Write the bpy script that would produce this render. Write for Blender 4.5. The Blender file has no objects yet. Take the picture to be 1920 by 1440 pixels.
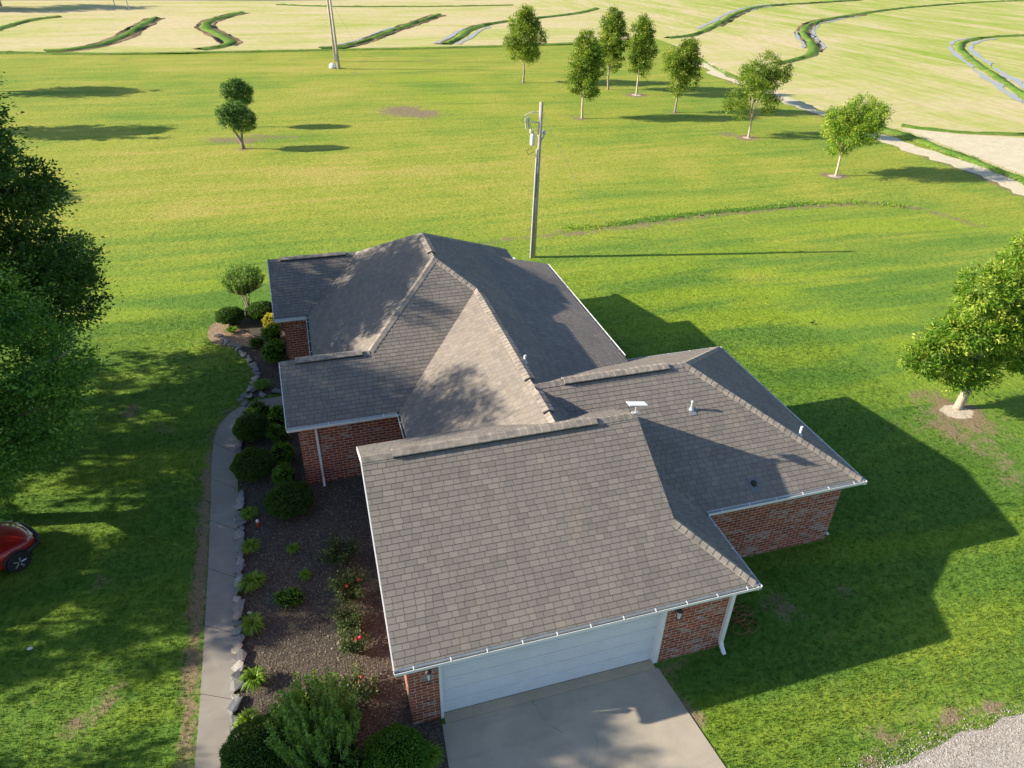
import bpy, bmesh, math, random
import numpy as np
from mathutils import Vector, Matrix
random.seed(4)
RNG = np.random.default_rng(7)
S = bpy.context.scene
COL = S.collection

# ------------------------------------------------------------------ camera
CAM = np.array([-0.4792, -9.3794, 15.7345])
RT = np.array([0.95874, -0.28361, 0.01937])
DN = np.array([-0.13771, -0.52298, -0.84115])
FW = np.array([0.24869, 0.80378, -0.54046])
FPX = 1318.5
cd = bpy.data.cameras.new('camera'); cam = bpy.data.objects.new('camera', cd); COL.objects.link(cam)
cd.sensor_width = 36; cd.lens = FPX / 1920 * 36; cd.clip_start = 0.1; cd.clip_end = 5000
cam.matrix_world = Matrix([[RT[i], -DN[i], -FW[i], CAM[i]] for i in range(3)] + [[0, 0, 0, 1]])
S.camera = cam

def G(x, y, z=0.0):
    """point of the horizontal plane z seen at a photograph pixel"""
    d = FW * FPX + RT * (x - 960) + DN * (y - 720)
    return CAM + d * ((z - CAM[2]) / d[2])
def PXM(p):
    return FPX / float((np.array(p) - CAM) @ FW)

# ------------------------------------------------------------------ light
AZ, EL = math.radians(-11), math.radians(23.7)
sun_dir = Vector((-math.cos(AZ) * math.cos(EL), -math.sin(AZ) * math.cos(EL), math.sin(EL)))
w = bpy.data.worlds.new('World'); S.world = w; w.use_nodes = True
nt = w.node_tree; bg = nt.nodes['Background']
sky = nt.nodes.new('ShaderNodeTexSky'); sky.sky_type = 'NISHITA'; sky.sun_disc = False
sky.sun_elevation = EL; sky.sun_rotation = math.atan2(sun_dir.x, sun_dir.y)
sky.altitude = 50; sky.air_density = 1.0; sky.dust_density = 0.6; sky.ozone_density = 1.8
nt.links.new(sky.outputs[0], bg.inputs[0]); bg.inputs[1].default_value = 0.093
sl = bpy.data.lights.new('sun', 'SUN'); sl.energy = 5.0; sl.angle = math.radians(0.55); sl.color = (1.0, 0.88, 0.69)
so = bpy.data.objects.new('sun', sl); COL.objects.link(so)
so.rotation_euler = sun_dir.to_track_quat('Z', 'Y').to_euler(); so.location = (-40, 10, 40)
S.view_settings.view_transform = 'Standard'; S.view_settings.look = 'None'
S.view_settings.exposure = 1.08; S.view_settings.gamma = 1

# ------------------------------------------------------------------ object helpers
def mesh(name, V, F, UV=None):
    me = bpy.data.meshes.new(name)
    V = np.asarray(V, dtype=np.float32)
    if isinstance(F, np.ndarray):
        n, k = F.shape
        me.vertices.add(len(V)); me.vertices.foreach_set('co', V.ravel())
        me.loops.add(n * k); me.loops.foreach_set('vertex_index', F.astype(np.int32).ravel())
        me.polygons.add(n); me.polygons.foreach_set('loop_start', np.arange(0, n * k, k, dtype=np.int32))
        me.update(calc_edges=True)
    else:
        me.from_pydata([tuple(map(float, v)) for v in V], [], [tuple(int(i) for i in f) for f in F]); me.update()
    if UV is not None:
        l = me.uv_layers.new(name='UVMap'); l.data.foreach_set('uv', np.asarray(UV, dtype=np.float32).ravel())
    return me
def boxuv(me):
    l = me.uv_layers.new(name='UVMap')
    for p in me.polygons:
        n = p.normal
        for li in p.loop_indices:
            c = me.vertices[me.loops[li].vertex_index].co
            if abs(n.z) > 0.7: uv = (c.x, c.y)
            elif abs(n.x) > abs(n.y): uv = (c.y, c.z)
            else: uv = (c.x, c.z)
            l.data[li].uv = uv
def ob(name, me, mat, parent=None, loc=None, smooth=False):
    o = bpy.data.objects.new(name, me); COL.objects.link(o)
    if mat is not None and len(me.materials) == 0: me.materials.append(mat)
    if parent is not None: o.parent = parent
    if loc is not None: o.location = loc
    if smooth: me.polygons.foreach_set('use_smooth', [True] * len(me.polygons))
    return o
def tag(o, label=None, cat=None, group=None, kind=None):
    for k, v in (('label', label), ('category', cat), ('group', group), ('kind', kind)):
        if v: o[k] = v
    return o
def empty(name, loc, rz=0, label=None, cat=None, group=None):
    o = bpy.data.objects.new(name, None); COL.objects.link(o); o.location = loc; o.rotation_euler[2] = rz
    o.empty_display_size = 0.3
    return tag(o, label, cat, group)
def dup(o, loc=None, rz=None, sc=None, label=None, parent=None):
    c = o.copy(); COL.objects.link(c)
    if parent is not None: c.parent = parent
    for ch in list(o.children): dup(ch, parent=c)
    if loc is not None: c.location = loc
    if rz is not None: c.rotation_euler[2] = rz
    if sc is not None: c.scale = sc if hasattr(sc, '__len__') else (sc,) * 3
    if label: c['label'] = label
    return c

class MB:
    def __init__(s): s.V = []; s.F = []
    def add(s, V, F):
        b = len(s.V); s.V += [tuple(v) for v in V]; s.F += [tuple(i + b for i in f) for f in F]; return s
    def box(s, a, b):
        (x0, y0, z0), (x1, y1, z1) = a, b
        x0, x1 = sorted((x0, x1)); y0, y1 = sorted((y0, y1)); z0, z1 = sorted((z0, z1))
        return s.add([(x0, y0, z0), (x1, y0, z0), (x1, y1, z0), (x0, y1, z0), (x0, y0, z1), (x1, y0, z1), (x1, y1, z1), (x0, y1, z1)],
                     [(0, 3, 2, 1), (4, 5, 6, 7), (0, 1, 5, 4), (1, 2, 6, 5), (2, 3, 7, 6), (3, 0, 4, 7)])
    def tube(s, P, r, n=8, cap=True):
        P = [np.array(p, float) for p in P]; r = r if hasattr(r, '__len__') else [r] * len(P)
        V = []; prev = None
        for i, p in enumerate(P):
            t = P[min(i + 1, len(P) - 1)] - P[max(i - 1, 0)]; t = t / (np.linalg.norm(t) + 1e-9)
            if prev is None:
                a = np.array([0, 0, 1.]) if abs(t[2]) < .9 else np.array([1., 0, 0]); u = np.cross(t, a)
            else: u = prev - t * (prev @ t)
            u /= np.linalg.norm(u) + 1e-9; prev = u; v = np.cross(t, u)
            for k in range(n):
                an = 2 * math.pi * k / n; V.append(p + r[i] * (u * math.cos(an) + v * math.sin(an)))
        F = [(i * n + k, i * n + (k + 1) % n, (i + 1) * n + (k + 1) % n, (i + 1) * n + k) for i in range(len(P) - 1) for k in range(n)]
        if cap: F += [tuple(range(n - 1, -1, -1)), tuple((len(P) - 1) * n + k for k in range(n))]
        return s.add(V, F)
    def lathe(s, prof, n=16, c=(0, 0, 0), axis='z'):
        V = []
        for r, z in prof:
            for k in range(n):
                a = 2 * math.pi * k / n; q = (r * math.cos(a), r * math.sin(a), z)
                if axis == 'y': q = (q[0], q[2], q[1])
                V.append((c[0] + q[0], c[1] + q[1], c[2] + q[2]))
        F = [(i * n + k, i * n + (k + 1) % n, (i + 1) * n + (k + 1) % n, (i + 1) * n + k) for i in range(len(prof) - 1) for k in range(n)]
        F += [tuple(range(n - 1, -1, -1)), tuple((len(prof) - 1) * n + k for k in range(n))]
        return s.add(V, F)
    def build(s, name, mat, parent=None, uv=False, smooth=False, loc=None):
        me = mesh(name, s.V, s.F)
        if uv: boxuv(me)
        return ob(name, me, mat, parent, loc, smooth)

# ------------------------------------------------------------------ material helpers
class N:
    def __init__(s, name):
        s.m = bpy.data.materials.new(name); s.m.use_nodes = True; s.t = s.m.node_tree; s.n = s.t.nodes
        s.b = s.n['Principled BSDF']; s.out = s.n['Material Output']
    def new(s, ty, **kw):
        n = s.n.new('ShaderNode' + ty)
        for k, v in kw.items(): setattr(n, k, v)
        return n
    def put(s, sock, v):
        if v is None: return
        if isinstance(v, bpy.types.NodeSocket): s.t.links.new(v, sock)
        elif hasattr(sock.default_value, '__len__') and not hasattr(v, '__len__'): sock.default_value = [v] * len(sock.default_value)
        elif hasattr(v, '__len__') and len(v) == 3 and len(sock.default_value) == 4: sock.default_value = (*v, 1)
        else: sock.default_value = v
    def math(s, op, a, b=None, c=None, clamp=False):
        n = s.new('Math', operation=op, use_clamp=clamp)
        for i, v in enumerate((a, b, c)): s.put(n.inputs[i], v)
        return n.outputs[0]
    def mix(s, f, a, b, mode='MIX'):
        n = s.new('Mix', data_type='RGBA', blend_type=mode); s.put(n.inputs[0], f); s.put(n.inputs[6], a); s.put(n.inputs[7], b)
        return n.outputs[2]
    def co(s, kind='Object'): return s.new('TexCoord').outputs[kind]
    def mapping(s, v, scale=(1, 1, 1), rot=(0, 0, 0)):
        n = s.new('Mapping'); s.put(n.inputs[0], v); n.inputs[3].default_value = scale; n.inputs[2].default_value = rot; return n.outputs[0]
    def noise(s, v, scale, detail=4, rough=.55, dist=0, out=0):
        n = s.new('TexNoise'); s.put(n.inputs['Vector'], v); n.inputs['Scale'].default_value = scale
        n.inputs['Detail'].default_value = detail; n.inputs['Roughness'].default_value = rough; n.inputs['Distortion'].default_value = dist
        return n.outputs[out]
    def ramp(s, f, stops):
        n = s.new('ValToRGB'); s.put(n.inputs[0], f); e = n.color_ramp.elements
        while len(e) < len(stops): e.new(.5)
        for i, (p, c) in enumerate(stops):
            e[i].position = p; e[i].color = (*c, 1) if len(c) == 3 else c
        return n.outputs[0]
    def rng(s, v, a, b, c=0, d=1):
        n = s.new('MapRange'); s.put(n.inputs[0], v)
        for i, q in enumerate((a, b, c, d)): n.inputs[i + 1].default_value = q
        return n.outputs[0]
    def bump(s, h, st=.5, d=.02, prev=None):
        n = s.new('Bump'); n.inputs['Strength'].default_value = st; n.inputs['Distance'].default_value = d; s.put(n.inputs['Height'], h)
        if prev is not None: s.put(n.inputs['Normal'], prev)
        return n.outputs[0]
    def fin(s, col=None, rough=.8, spec=.3, nrm=None, metal=0):
        s.put(s.b.inputs['Base Color'], col); s.put(s.b.inputs['Roughness'], rough); s.put(s.b.inputs['Specular IOR Level'], spec)
        s.put(s.b.inputs['Metallic'], metal); s.put(s.b.inputs['Normal'], nrm); return s.m
def plain(name, col, rough=.6, spec=.4, metal=0, var=.12, sc=6):
    n = N(name); v = n.noise(n.co(), sc, 5)
    return n.fin(n.mix(n.rng(v, .3, .7), tuple(c * (1 - var) for c in col), tuple(min(1, c * (1 + var)) for c in col)), rough, spec, None, metal)

def grass_material(name, blades=False):
    n = N(name); geo = n.new('NewGeometry').outputs['Position']
    def att(a):
        q = n.new('Attribute'); q.attribute_name = a; return q.outputs['Fac']
    big = n.noise(geo, .10, 5, .62, .5)
    wv = n.noise(n.mapping(geo, (.055, .34, 1), (0, 0, math.radians(2))), 1.0, 4, .6, .6)
    st = n.noise(n.mapping(geo, (.12, 1.3, 1), (0, 0, math.radians(3))), 1.0, 5, .66)
    st2 = n.noise(n.mapping(geo, (.30, 4.2, 1), (0, 0, math.radians(-2))), 1.0, 4, .65)
    mid = n.noise(geo, 1.3, 5, .65); fine = n.noise(geo, 16, 5, .75); clump = n.noise(geo, 5.5, 5, .7, .8)
    base = n.math('ADD', n.math('ADD', n.math('MULTIPLY', st, .32), n.math('MULTIPLY', big, .34)), n.math('MULTIPLY', wv, .34))
    dry = n.math('ADD', att('dry'), n.math('MULTIPLY', n.math('SUBTRACT', base, .430), 2.7))
    dry = n.math('ADD', dry, n.math('MULTIPLY', n.math('SUBTRACT', clump, .5), 1.0), clamp=True)
    c = n.ramp(dry, [(0, (.090, .190, .026)), (.35, (.165, .265, .034)), (.7, (.285, .325, .044)), (1, (.380, .345, .085))])
    mw = n.new('TexWave', wave_type='BANDS', bands_direction='Y', wave_profile='SIN'); n.put(mw.inputs['Vector'], n.mapping(geo, (1, 1, 1), (0, 0, math.radians(9)))); mw.inputs['Scale'].default_value = .105; mw.inputs['Distortion'].default_value = 1.6; mw.inputs['Detail'].default_value = 2; mw.inputs['Detail Scale'].default_value = .35
    wv = n.math('ADD', n.math('MULTIPLY', wv, .72), n.math('MULTIPLY', n.math('ADD', n.math('MULTIPLY', mw.outputs['Fac'], .22), .39), .28))
    lush = n.math('MULTIPLY', att('lush'), n.rng(wv, .455, .545), clamp=True)
    c = n.mix(n.math('MULTIPLY', lush, .85), c, (.225, .330, .022))
    dk = n.math('MULTIPLY', att('lush'), n.rng(wv, .50, .40, 0, .75), clamp=True)
    c = n.mix(dk, c, (.085, .195, .028))
    c = n.mix(n.rng(st2, .40, .66, 0, .5), c, n.mix(1, c, (1.30, 1.16, 1.2), 'MULTIPLY'))
    c = n.mix(n.rng(fine, .45, .72, 0, .5), c, n.mix(1, c, (1.75, 1.5, 1.8), 'MULTIPLY'))
    c = n.mix(n.rng(clump, .28, .52, .60, 0), c, n.mix(1, c, (.34, .40, .45), 'MULTIPLY'))
    bn = n.math('ADD', n.math('MULTIPLY', n.math('SUBTRACT', clump, .5), 2.2), n.math('MULTIPLY', n.math('SUBTRACT', mid, .5), 3.2))
    bare = n.rng(n.math('ADD', n.math('MULTIPLY', att('bare'), 1.35), n.math('MULTIPLY', bn, .6)), .42, .85)
    bare = n.math('MULTIPLY', bare, n.rng(att('bare'), .02, .15), clamp=True)
    soil = n.mix(n.rng(att('bare'), .90, .99), n.mix(n.rng(fine, .3, .7), (.17, .125, .075), (.33, .26, .16)), n.mix(n.rng(fine, .3, .7), (.42, .35, .26), (.72, .64, .52)))
    if not blades: c = n.mix(bare, c, soil)
    h = n.math('ADD', n.math('ADD', n.math('MULTIPLY', fine, .35), clump), n.math('MULTIPLY', mid, 1.2))
    m = n.fin(c, .85, .12, n.bump(h, .9, .075))
    # a little light passes through the blades
    tr = n.new('BsdfTranslucent'); n.put(tr.inputs[0], c)
    mx = n.new('MixShader'); mx.inputs[0].default_value = .35 if blades else .0
    if blades:
        n.t.links.new(n.b.outputs[0], mx.inputs[1]); n.t.links.new(tr.outputs[0], mx.inputs[2]); n.t.links.new(mx.outputs[0], n.out.inputs[0])
    return m

def leaf_material(name, dark, mid, lite, trans=.38, rough=.5, spec=.35):
    n = N(name)
    a = n.new('Attribute'); a.attribute_name = 'tint'
    oi = n.new('ObjectInfo').outputs['Random']
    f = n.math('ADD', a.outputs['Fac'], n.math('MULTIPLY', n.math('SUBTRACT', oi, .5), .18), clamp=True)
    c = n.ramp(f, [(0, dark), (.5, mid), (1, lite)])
    n.fin(c, rough, spec)
    tr = n.new('BsdfTranslucent'); n.put(tr.inputs[0], n.mix(.5, c, n.mix(1, c, (1.5, 1.5, .5), 'MULTIPLY')))
    mx = n.new('MixShader'); mx.inputs[0].default_value = trans
    n.t.links.new(n.b.outputs[0], mx.inputs[1]); n.t.links.new(tr.outputs[0], mx.inputs[2]); n.t.links.new(mx.outputs[0], n.out.inputs[0])
    return n.m

def shingle_material():
    n = N('asphalt_shingle'); uv = n.co('UV'); sp = n.new('SeparateXYZ'); n.put(sp.inputs[0], uv)
    u, v = sp.outputs[0], sp.outputs[1]
    vr = n.math('DIVIDE', v, .145); row = n.math('FLOOR', vr); fr = n.math('FRACT', vr)
    wn = n.new('TexWhiteNoise', noise_dimensions='1D'); n.put(wn.inputs['W'], row)
    wv = n.math('ADD', n.math('DIVIDE', u, .235), n.math('ADD', n.math('MULTIPLY', row, 57.3), n.math('MULTIPLY', wn.outputs[0], 9)))
    vo = n.new('TexVoronoi', voronoi_dimensions='1D', feature='F1'); n.put(vo.inputs['W'], wv); vo.inputs['Scale'].default_value = 1; vo.inputs['Randomness'].default_value = .75
    ve = n.new('TexVoronoi', voronoi_dimensions='1D', feature='DISTANCE_TO_EDGE'); n.put(ve.inputs['W'], wv); ve.inputs['Scale'].default_value = 1; ve.inputs['Randomness'].default_value = .75
    sc = n.new('SeparateColor'); n.put(sc.inputs[0], vo.outputs['Color'])
    c = n.ramp(sc.outputs[0], [(0, (.212, .190, .170)), (.3, (.238, .212, .190)), (.8, (.254, .226, .202)), (1, (.280, .248, .218))])
    geo = n.new('NewGeometry').outputs['Position']
    g = n.noise(geo, 60, 3, .7); b = n.noise(geo, .55, 6, .7); b2 = n.noise(n.mapping(geo, (2.2, .6, .6)), 1, 4, .6)
    c = n.mix(n.rng(g, .3, .7, 0, .22), c, n.mix(1, c, (.62, .62, .64), 'MULTIPLY'))
    c = n.mix(n.rng(b, .35, .68, 0, .55), c, n.mix(1, c, (.78, .79, .82), 'MULTIPLY'))
    c = n.mix(n.rng(b2, .48, .70, 0, .5), c, n.mix(1, c, (1.18, 1.12, 1.02), 'MULTIPLY'))
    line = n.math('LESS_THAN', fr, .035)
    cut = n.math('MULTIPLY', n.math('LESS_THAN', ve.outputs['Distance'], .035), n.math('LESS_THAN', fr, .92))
    c = n.mix(n.math('MULTIPLY', line, .45), c, (.070, .060, .054))  # course butts painted darker, standing in for the shade on their faces
    c = n.mix(n.math('MULTIPLY', cut, .66), c, (.075, .065, .057))
    h = n.math('SUBTRACT', n.math('ADD', n.math('MULTIPLY', sc.outputs[1], .5), n.math('MULTIPLY', g, .35)), n.math('MULTIPLY', cut, .8))
    return n.fin(c, .92, .15, n.bump(h, .5, .008))

def brick_material(name, wash=.35, rot=False):
    n = N(name); uv = n.co('UV')
    if rot: uv = n.mapping(uv, (1, 1, 1), (0, 0, math.pi / 2))
    b = n.new('TexBrick'); n.put(b.inputs['Vector'], uv); b.offset = .5
    b.inputs['Scale'].default_value = 1; b.inputs['Brick Width'].default_value = .28; b.inputs['Row Height'].default_value = .105
    b.inputs['Mortar Size'].default_value = .0085; b.inputs['Mortar Smooth'].default_value = .15; b.inputs['Bias'].default_value = 0
    b.inputs['Color1'].default_value = (.24, .055, .030, 1); b.inputs['Color2'].default_value = (.40, .112, .056, 1); b.inputs['Mortar'].default_value = (.52, .46, .40, 1)
    # a random value per brick
    sp = n.new('SeparateXYZ'); n.put(sp.inputs[0], uv)
    row = n.math('FLOOR', n.math('DIVIDE', sp.outputs[1], .105))
    off = n.math('MULTIPLY', n.math('MODULO', n.math('ABSOLUTE', row), 2), .14)
    colr = n.math('FLOOR', n.math('DIVIDE', n.math('ADD', sp.outputs[0], off), .28))
    cv = n.new('CombineXYZ'); n.put(cv.inputs[0], colr); n.put(cv.inputs[1], row)
    wn = n.new('TexWhiteNoise', noise_dimensions='2D'); n.put(wn.inputs['Vector'], cv.outputs[0])
    geo = n.new('NewGeometry').outputs['Position']
    patch = n.noise(geo, 1.1, 3, .6)
    sel = n.math('GREATER_THAN', n.math('ADD', wn.outputs[0], n.math('MULTIPLY', n.math('SUBTRACT', patch, .5), 1.5)), 1.0 - wash)
    smear = n.noise(n.mapping(geo, (9, 9, 22)), 1, 4, .7)
    col = n.mix(n.rng(wn.outputs[0], 0, 1, 0, .5), b.outputs['Color'], (.15, .045, .034))
    f = n.math('MULTIPLY', sel, n.rng(smear, .35, .62, .05, .65))
    col = n.mix(n.math('MULTIPLY', f, n.math('SUBTRACT', 1, b.outputs['Fac'])), col, (.46, .40, .37))
    col = n.mix(b.outputs['Fac'], col, n.mix(n.rng(smear, .3, .7), (.44, .38, .33), (.60, .54, .47)))
    h = n.math('ADD', n.math('MULTIPLY', b.outputs['Fac'], -1), n.math('MULTIPLY', n.noise(geo, 70, 2), .25))
    return n.fin(col, .9, .2, n.bump(h, .7, .008))

def concrete_material(name, base=(.46, .40, .33), joint=None):
    n = N(name); g = n.new('NewGeometry').outputs['Position']
    a = n.noise(g, .7, 6, .62, .4); f = n.noise(g, 45, 4, .7); s = n.noise(n.mapping(g, (.6, 3, 1)), 1.2, 5, .6)
    c = n.mix(n.rng(a, .3, .7), tuple(x * .80 for x in base), tuple(x * 1.10 for x in base))
    c = n.mix(n.rng(s, .52, .75, 0, .35), c, tuple(x * .62 for x in base))
    c = n.mix(n.rng(f, .3, .7, 0, .18), c, tuple(x * .6 for x in base))
    return n.fin(c, .85, .25, n.bump(f, .3, .004))
def gravel_material(name, cols, scale, bump=1.0):
    n = N(name); g = n.new('NewGeometry').outputs['Position']
    v = n.new('TexVoronoi'); n.put(v.inputs['Vector'], n.mix(.06, g, n.noise(g, 6, 3, .5, 0, 1))); v.inputs['Scale'].default_value = scale
    sc = n.new('SeparateColor'); n.put(sc.inputs[0], v.outputs['Color'])
    c = n.ramp(sc.outputs[0], [(i / (len(cols) - 1), q) for i, q in enumerate(cols)])
    b = n.noise(g, .9, 5, .6)
    c = n.mix(n.rng(b, .3, .7, .1, .6), c, n.mix(1, c, (.72, .70, .68), 'MULTIPLY'))
    h = n.math('SUBTRACT', n.math('MULTIPLY', sc.outputs[1], .6), v.outputs['Distance'])
    return n.fin(c, .9, .2, n.bump(h, bump, 1.2 / scale * .35))
def field_material():
    n = N('stubble_field'); g = n.new('NewGeometry').outputs['Position']
    a = n.noise(n.mapping(g, (.03, .10, 1), (0, 0, math.radians(-14))), 1, 5, .62, .4)
    st = n.noise(n.mapping(g, (.07, .9, 1), (0, 0, math.radians(-12))), 1, 5, .65)
    gx = n.new('SeparateXYZ'); n.put(gx.inputs[0], g)
    sx = n.rng(gx.outputs[0], 48, 85)
    def two(sc, sc2, *k): return n.mix(sx, n.noise(n.mapping(g, sc, (0, 0, math.radians(-8))), 1, *k), n.noise(n.mapping(g, sc2, (0, 0, math.radians(-8))), 1, *k))
    a = two((.03, .10, 1), (.12, .035, 1), 5, .62, .4); st = two((.07, .9, 1), (.75, .05, 1), 5, .65); fi = two((.8, 3.0, 1), (2.6, .4, 1), 5, .7)
    e = n.rng(gx.outputs[0], 60, 140, .04, -.045)
    k = n.math('ADD', n.math('MULTIPLY', a, .6), n.math('MULTIPLY', st, .45))
    k = n.math('SUBTRACT', k, e)
    c = n.ramp(k, [(.36, (.62, .51, .33)), (.46, (.57, .50, .28)), (.54, (.47, .47, .17)), (.66, (.30, .40, .06))])
    c = n.mix(n.rng(fi, .42, .66, 0, .6), c, n.mix(1, c, (.60, .60, .48), 'MULTIPLY'))
    sp_ = n.noise(g, .5, 6, .75, .4); c = n.mix(n.rng(sp_, .52, .68, 0, .35), c, n.mix(1, c, (.66, .68, .45), 'MULTIPLY'))
    c = n.mix(n.rng(st, .60, .72, 0, .30), c, (.30, .25, .14))
    return n.fin(c, .95, .1, n.bump(fi, .5, .08))

M = {}
M['grass'] = grass_material('lawn_grass'); M['blade'] = grass_material('grass_blade', True)
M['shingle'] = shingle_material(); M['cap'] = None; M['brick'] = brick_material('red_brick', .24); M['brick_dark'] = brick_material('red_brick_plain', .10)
M['soldier'] = brick_material('soldier_brick', .12, True)
M['concrete'] = concrete_material('driveway_concrete', (.43, .38, .31)); M['walk'] = concrete_material('walk_concrete', (.31, .285, .25)); M['step'] = concrete_material('tan_concrete', (.47, .39, .28))
M['gravel'] = gravel_material('pale_gravel', [(.23, .21, .19), (.45, .41, .37), (.62, .57, .52), (.34, .30, .26)], 42)
M['mulch'] = gravel_material('bed_gravel', [(.050, .044, .040), (.105, .092, .080), (.082, .066, .050), (.17, .15, .12), (.064, .058, .053)], 30)
M['soil'] = gravel_material('pale_soil', [(.26, .19, .13), (.38, .29, .20), (.30, .22, .15)], 14, .6)
M['field'] = field_material()
M['sand'] = gravel_material('pale_sand', [(.60, .53, .38), (.67, .61, .45), (.63, .57, .41)], 5, .15)
M['mud'] = plain('ditch_mud', (.13, .09, .05), .9, .2, 0, .4, 3)
M['asphalt'] = plain('road_asphalt', (.13, .125, .13), .9, .2, 0, .15, 3)
M['white'] = plain('white_paint', (.74, .75, .76), .45, .4, 0, .05, 3)
M['door'] = plain('garage_door_paint', (.66, .69, .74), .5, .4, 0, .05, 2)
M['gut_in'] = plain('gutter_inside', (.13, .13, .085), .8, .2, 0, .5, 3)
M['dark'] = plain('dark_metal', (.025, .025, .028), .5, .4)
M['wood_pole'] = plain('weathered_pole', (.42, .37, .31), .85, .15, 0, .2, 5)
M['steel'] = plain('galvanised_steel', (.55, .56, .57), .45, .5, .35, .08, 8)
M['plastic'] = plain('grey_plastic', (.50, .51, .52), .5, .4, 0, .05)
M['grey_tin'] = plain('grey_tin', (.26, .27, .28), .5, .4, .2)
M['yellow'] = plain('yellow_guard', (.75, .62, .05), .5, .4)
M['glass'] = N('clear_glass').fin((.75, .80, .82), .12, .6)
M['bark'] = plain('tree_bark', (.27, .225, .175), .9, .15, 0, .35, 7)
M['bark_pale'] = plain('pale_bark', (.40, .34, .27), .85, .15, 0, .25, 8)
M['stone'] = None
n = N('ledge_stone'); g = n.co(); oi = n.new('ObjectInfo').outputs['Random']
c = n.ramp(oi, [(0, (.17, .17, .175)), (.3, (.30, .29, .28)), (.6, (.22, .23, .25)), (.85, (.44, .42, .38)), (1, (.27, .22, .20))])
c = n.mix(n.rng(n.noise(g, 5, 5, .7), .35, .7, 0, .6), c, n.mix(1, c, (.45, .44, .42), 'MULTIPLY'))
M['stone'] = n.fin(c, .9, .2, n.bump(n.noise(g, 9, 5, .7), .6, .03))
M['leaf_tree'] = leaf_material('young_tree_leaf', (.055, .12, .008), (.16, .26, .022), (.44, .48, .09))
M['leaf_nut'] = leaf_material('pecan_leaf', (.055, .145, .010), (.155, .29, .022), (.44, .50, .07))
M['leaf_oak'] = leaf_material('oak_leaf', (.024, .07, .009), (.062, .15, .018), (.14, .26, .040))
M['leaf_oak_bright'] = leaf_material('oak_leaf_bright', (.035, .11, .010), (.095, .225, .024), (.22, .38, .055))
M['leaf_topiary'] = leaf_material('glossy_leaf', (.045, .11, .018), (.12, .24, .045), (.36, .46, .18), .3, .55, .25)
M['leaf_hedge'] = leaf_material('hedge_leaf', (.024, .070, .009), (.060, .145, .018), (.14, .25, .035))
M['leaf_bush'] = leaf_material('bright_bush_leaf', (.04, .12, .01), (.10, .24, .02), (.22, .38, .04))
M['leaf_gold'] = leaf_material('golden_leaf', (.20, .24, .02), (.42, .40, .04), (.62, .50, .07))
M['leaf_myrtle'] = leaf_material('myrtle_leaf', (.026, .088, .010), (.070, .185, .020), (.24, .40, .055))
M['leaf_lily'] = leaf_material('lily_blade', (.07, .18, .012), (.19, .34, .026), (.38, .48, .06))
M['leaf_rose'] = leaf_material('rose_leaf', (.02, .055, .015), (.05, .10, .03), (.26, .30, .13))
M['petal'] = plain('pink_petal', (.75, .03, .16), .5, .3, 0, .2)
M['petal_coral'] = plain('coral_petal', (.70, .16, .12), .5, .3, 0, .2)
M['hose'] = plain('orange_hose', (.30, .12, .05), .5, .4)
M['red_paint'] = N('red_car_paint'); q = M['red_paint']; q.b.inputs['Coat Weight'].default_value = .8; q.b.inputs['Coat Roughness'].default_value = .06
M['red_paint'] = q.fin(q.mix(q.rng(q.noise(q.co(), 2, 3), .3, .7), (.30, .008, .008), (.40, .014, .012)), .35, .5)
M['tyre'] = plain('tyre_rubber', (.025, .026, .028), .75, .3); M['alloy'] = plain('alloy_rim', (.52, .53, .55), .35, .6, .6)
M['window'] = N('tinted_glass').fin((.02, .025, .03), .06, .7); M['chrome'] = plain('pale_trim', (.62, .60, .55), .3, .6, .5)
n = N('still_water'); M['water'] = n.fin((.36, .37, .35), .35, .5, n.bump(n.noise(n.co(), 3, 3), .05, .02))
n.b.inputs['Metallic'].default_value = .0

n = N('ridge_shingle'); g = n.new('NewGeometry').outputs['Position']; c_ = n.noise(n.mapping(g, (4.6, 4.6, .5)), 1, 1, .5)
c = n.ramp(c_, [(.35, (.225, .20, .178)), (.5, (.29, .256, .224)), (.65, (.35, .305, .26))]); M['cap'] = n.fin(n.mix(n.rng(n.noise(g, 60, 3), .3, .7, 0, .25), c, n.mix(1, c, (.6, .6, .62), 'MULTIPLY')), .92, .15)
# ------------------------------------------------------------------ ground
def ax(a0, a1, st, lo, hi):
    a = list(np.arange(a0, a1 + 1e-6, st)); d = st; x = a[-1]; up = []
    while x < hi: d *= 1.12; x += d; up.append(x)
    d = st; x = a[0]; dn = []
    while x > lo: d *= 1.12; x -= d; dn.append(x)
    return np.array(dn[::-1] + a + up)
X = ax(-42, 62, .4, -1500, 1700); Y = ax(-9, 92, .4, -400, 2200)
gx, gy = np.meshgrid(X, Y); P = np.stack([gx.ravel(), gy.ravel()], 1)
nx, ny = len(X), len(Y)
i = (np.arange(ny - 1)[:, None] * nx + np.arange(nx - 1)[None]).ravel()
Fq = np.stack([i, i + 1, i + nx + 1, i + nx], 1)
def field_attr(P, spots):
    a = np.zeros(len(P))
    for (px, py, rx, ry, s) in spots:
        c = G(px, py); k = PXM(c); sx = rx / k; sy = np.linalg.norm(G(px, py - ry) - G(px, py + ry)) / 2
        ca, sa = RT[0], RT[1]; h = math.hypot(ca, sa); ca /= h; sa /= h
        d = P - c[:2]; u = (d[:, 0] * ca + d[:, 1] * sa) / sx; v = (-d[:, 0] * sa + d[:, 1] * ca) / sy
        a = np.maximum(a, s * np.exp(-(u * u + v * v) * .9))
    return a
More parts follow.
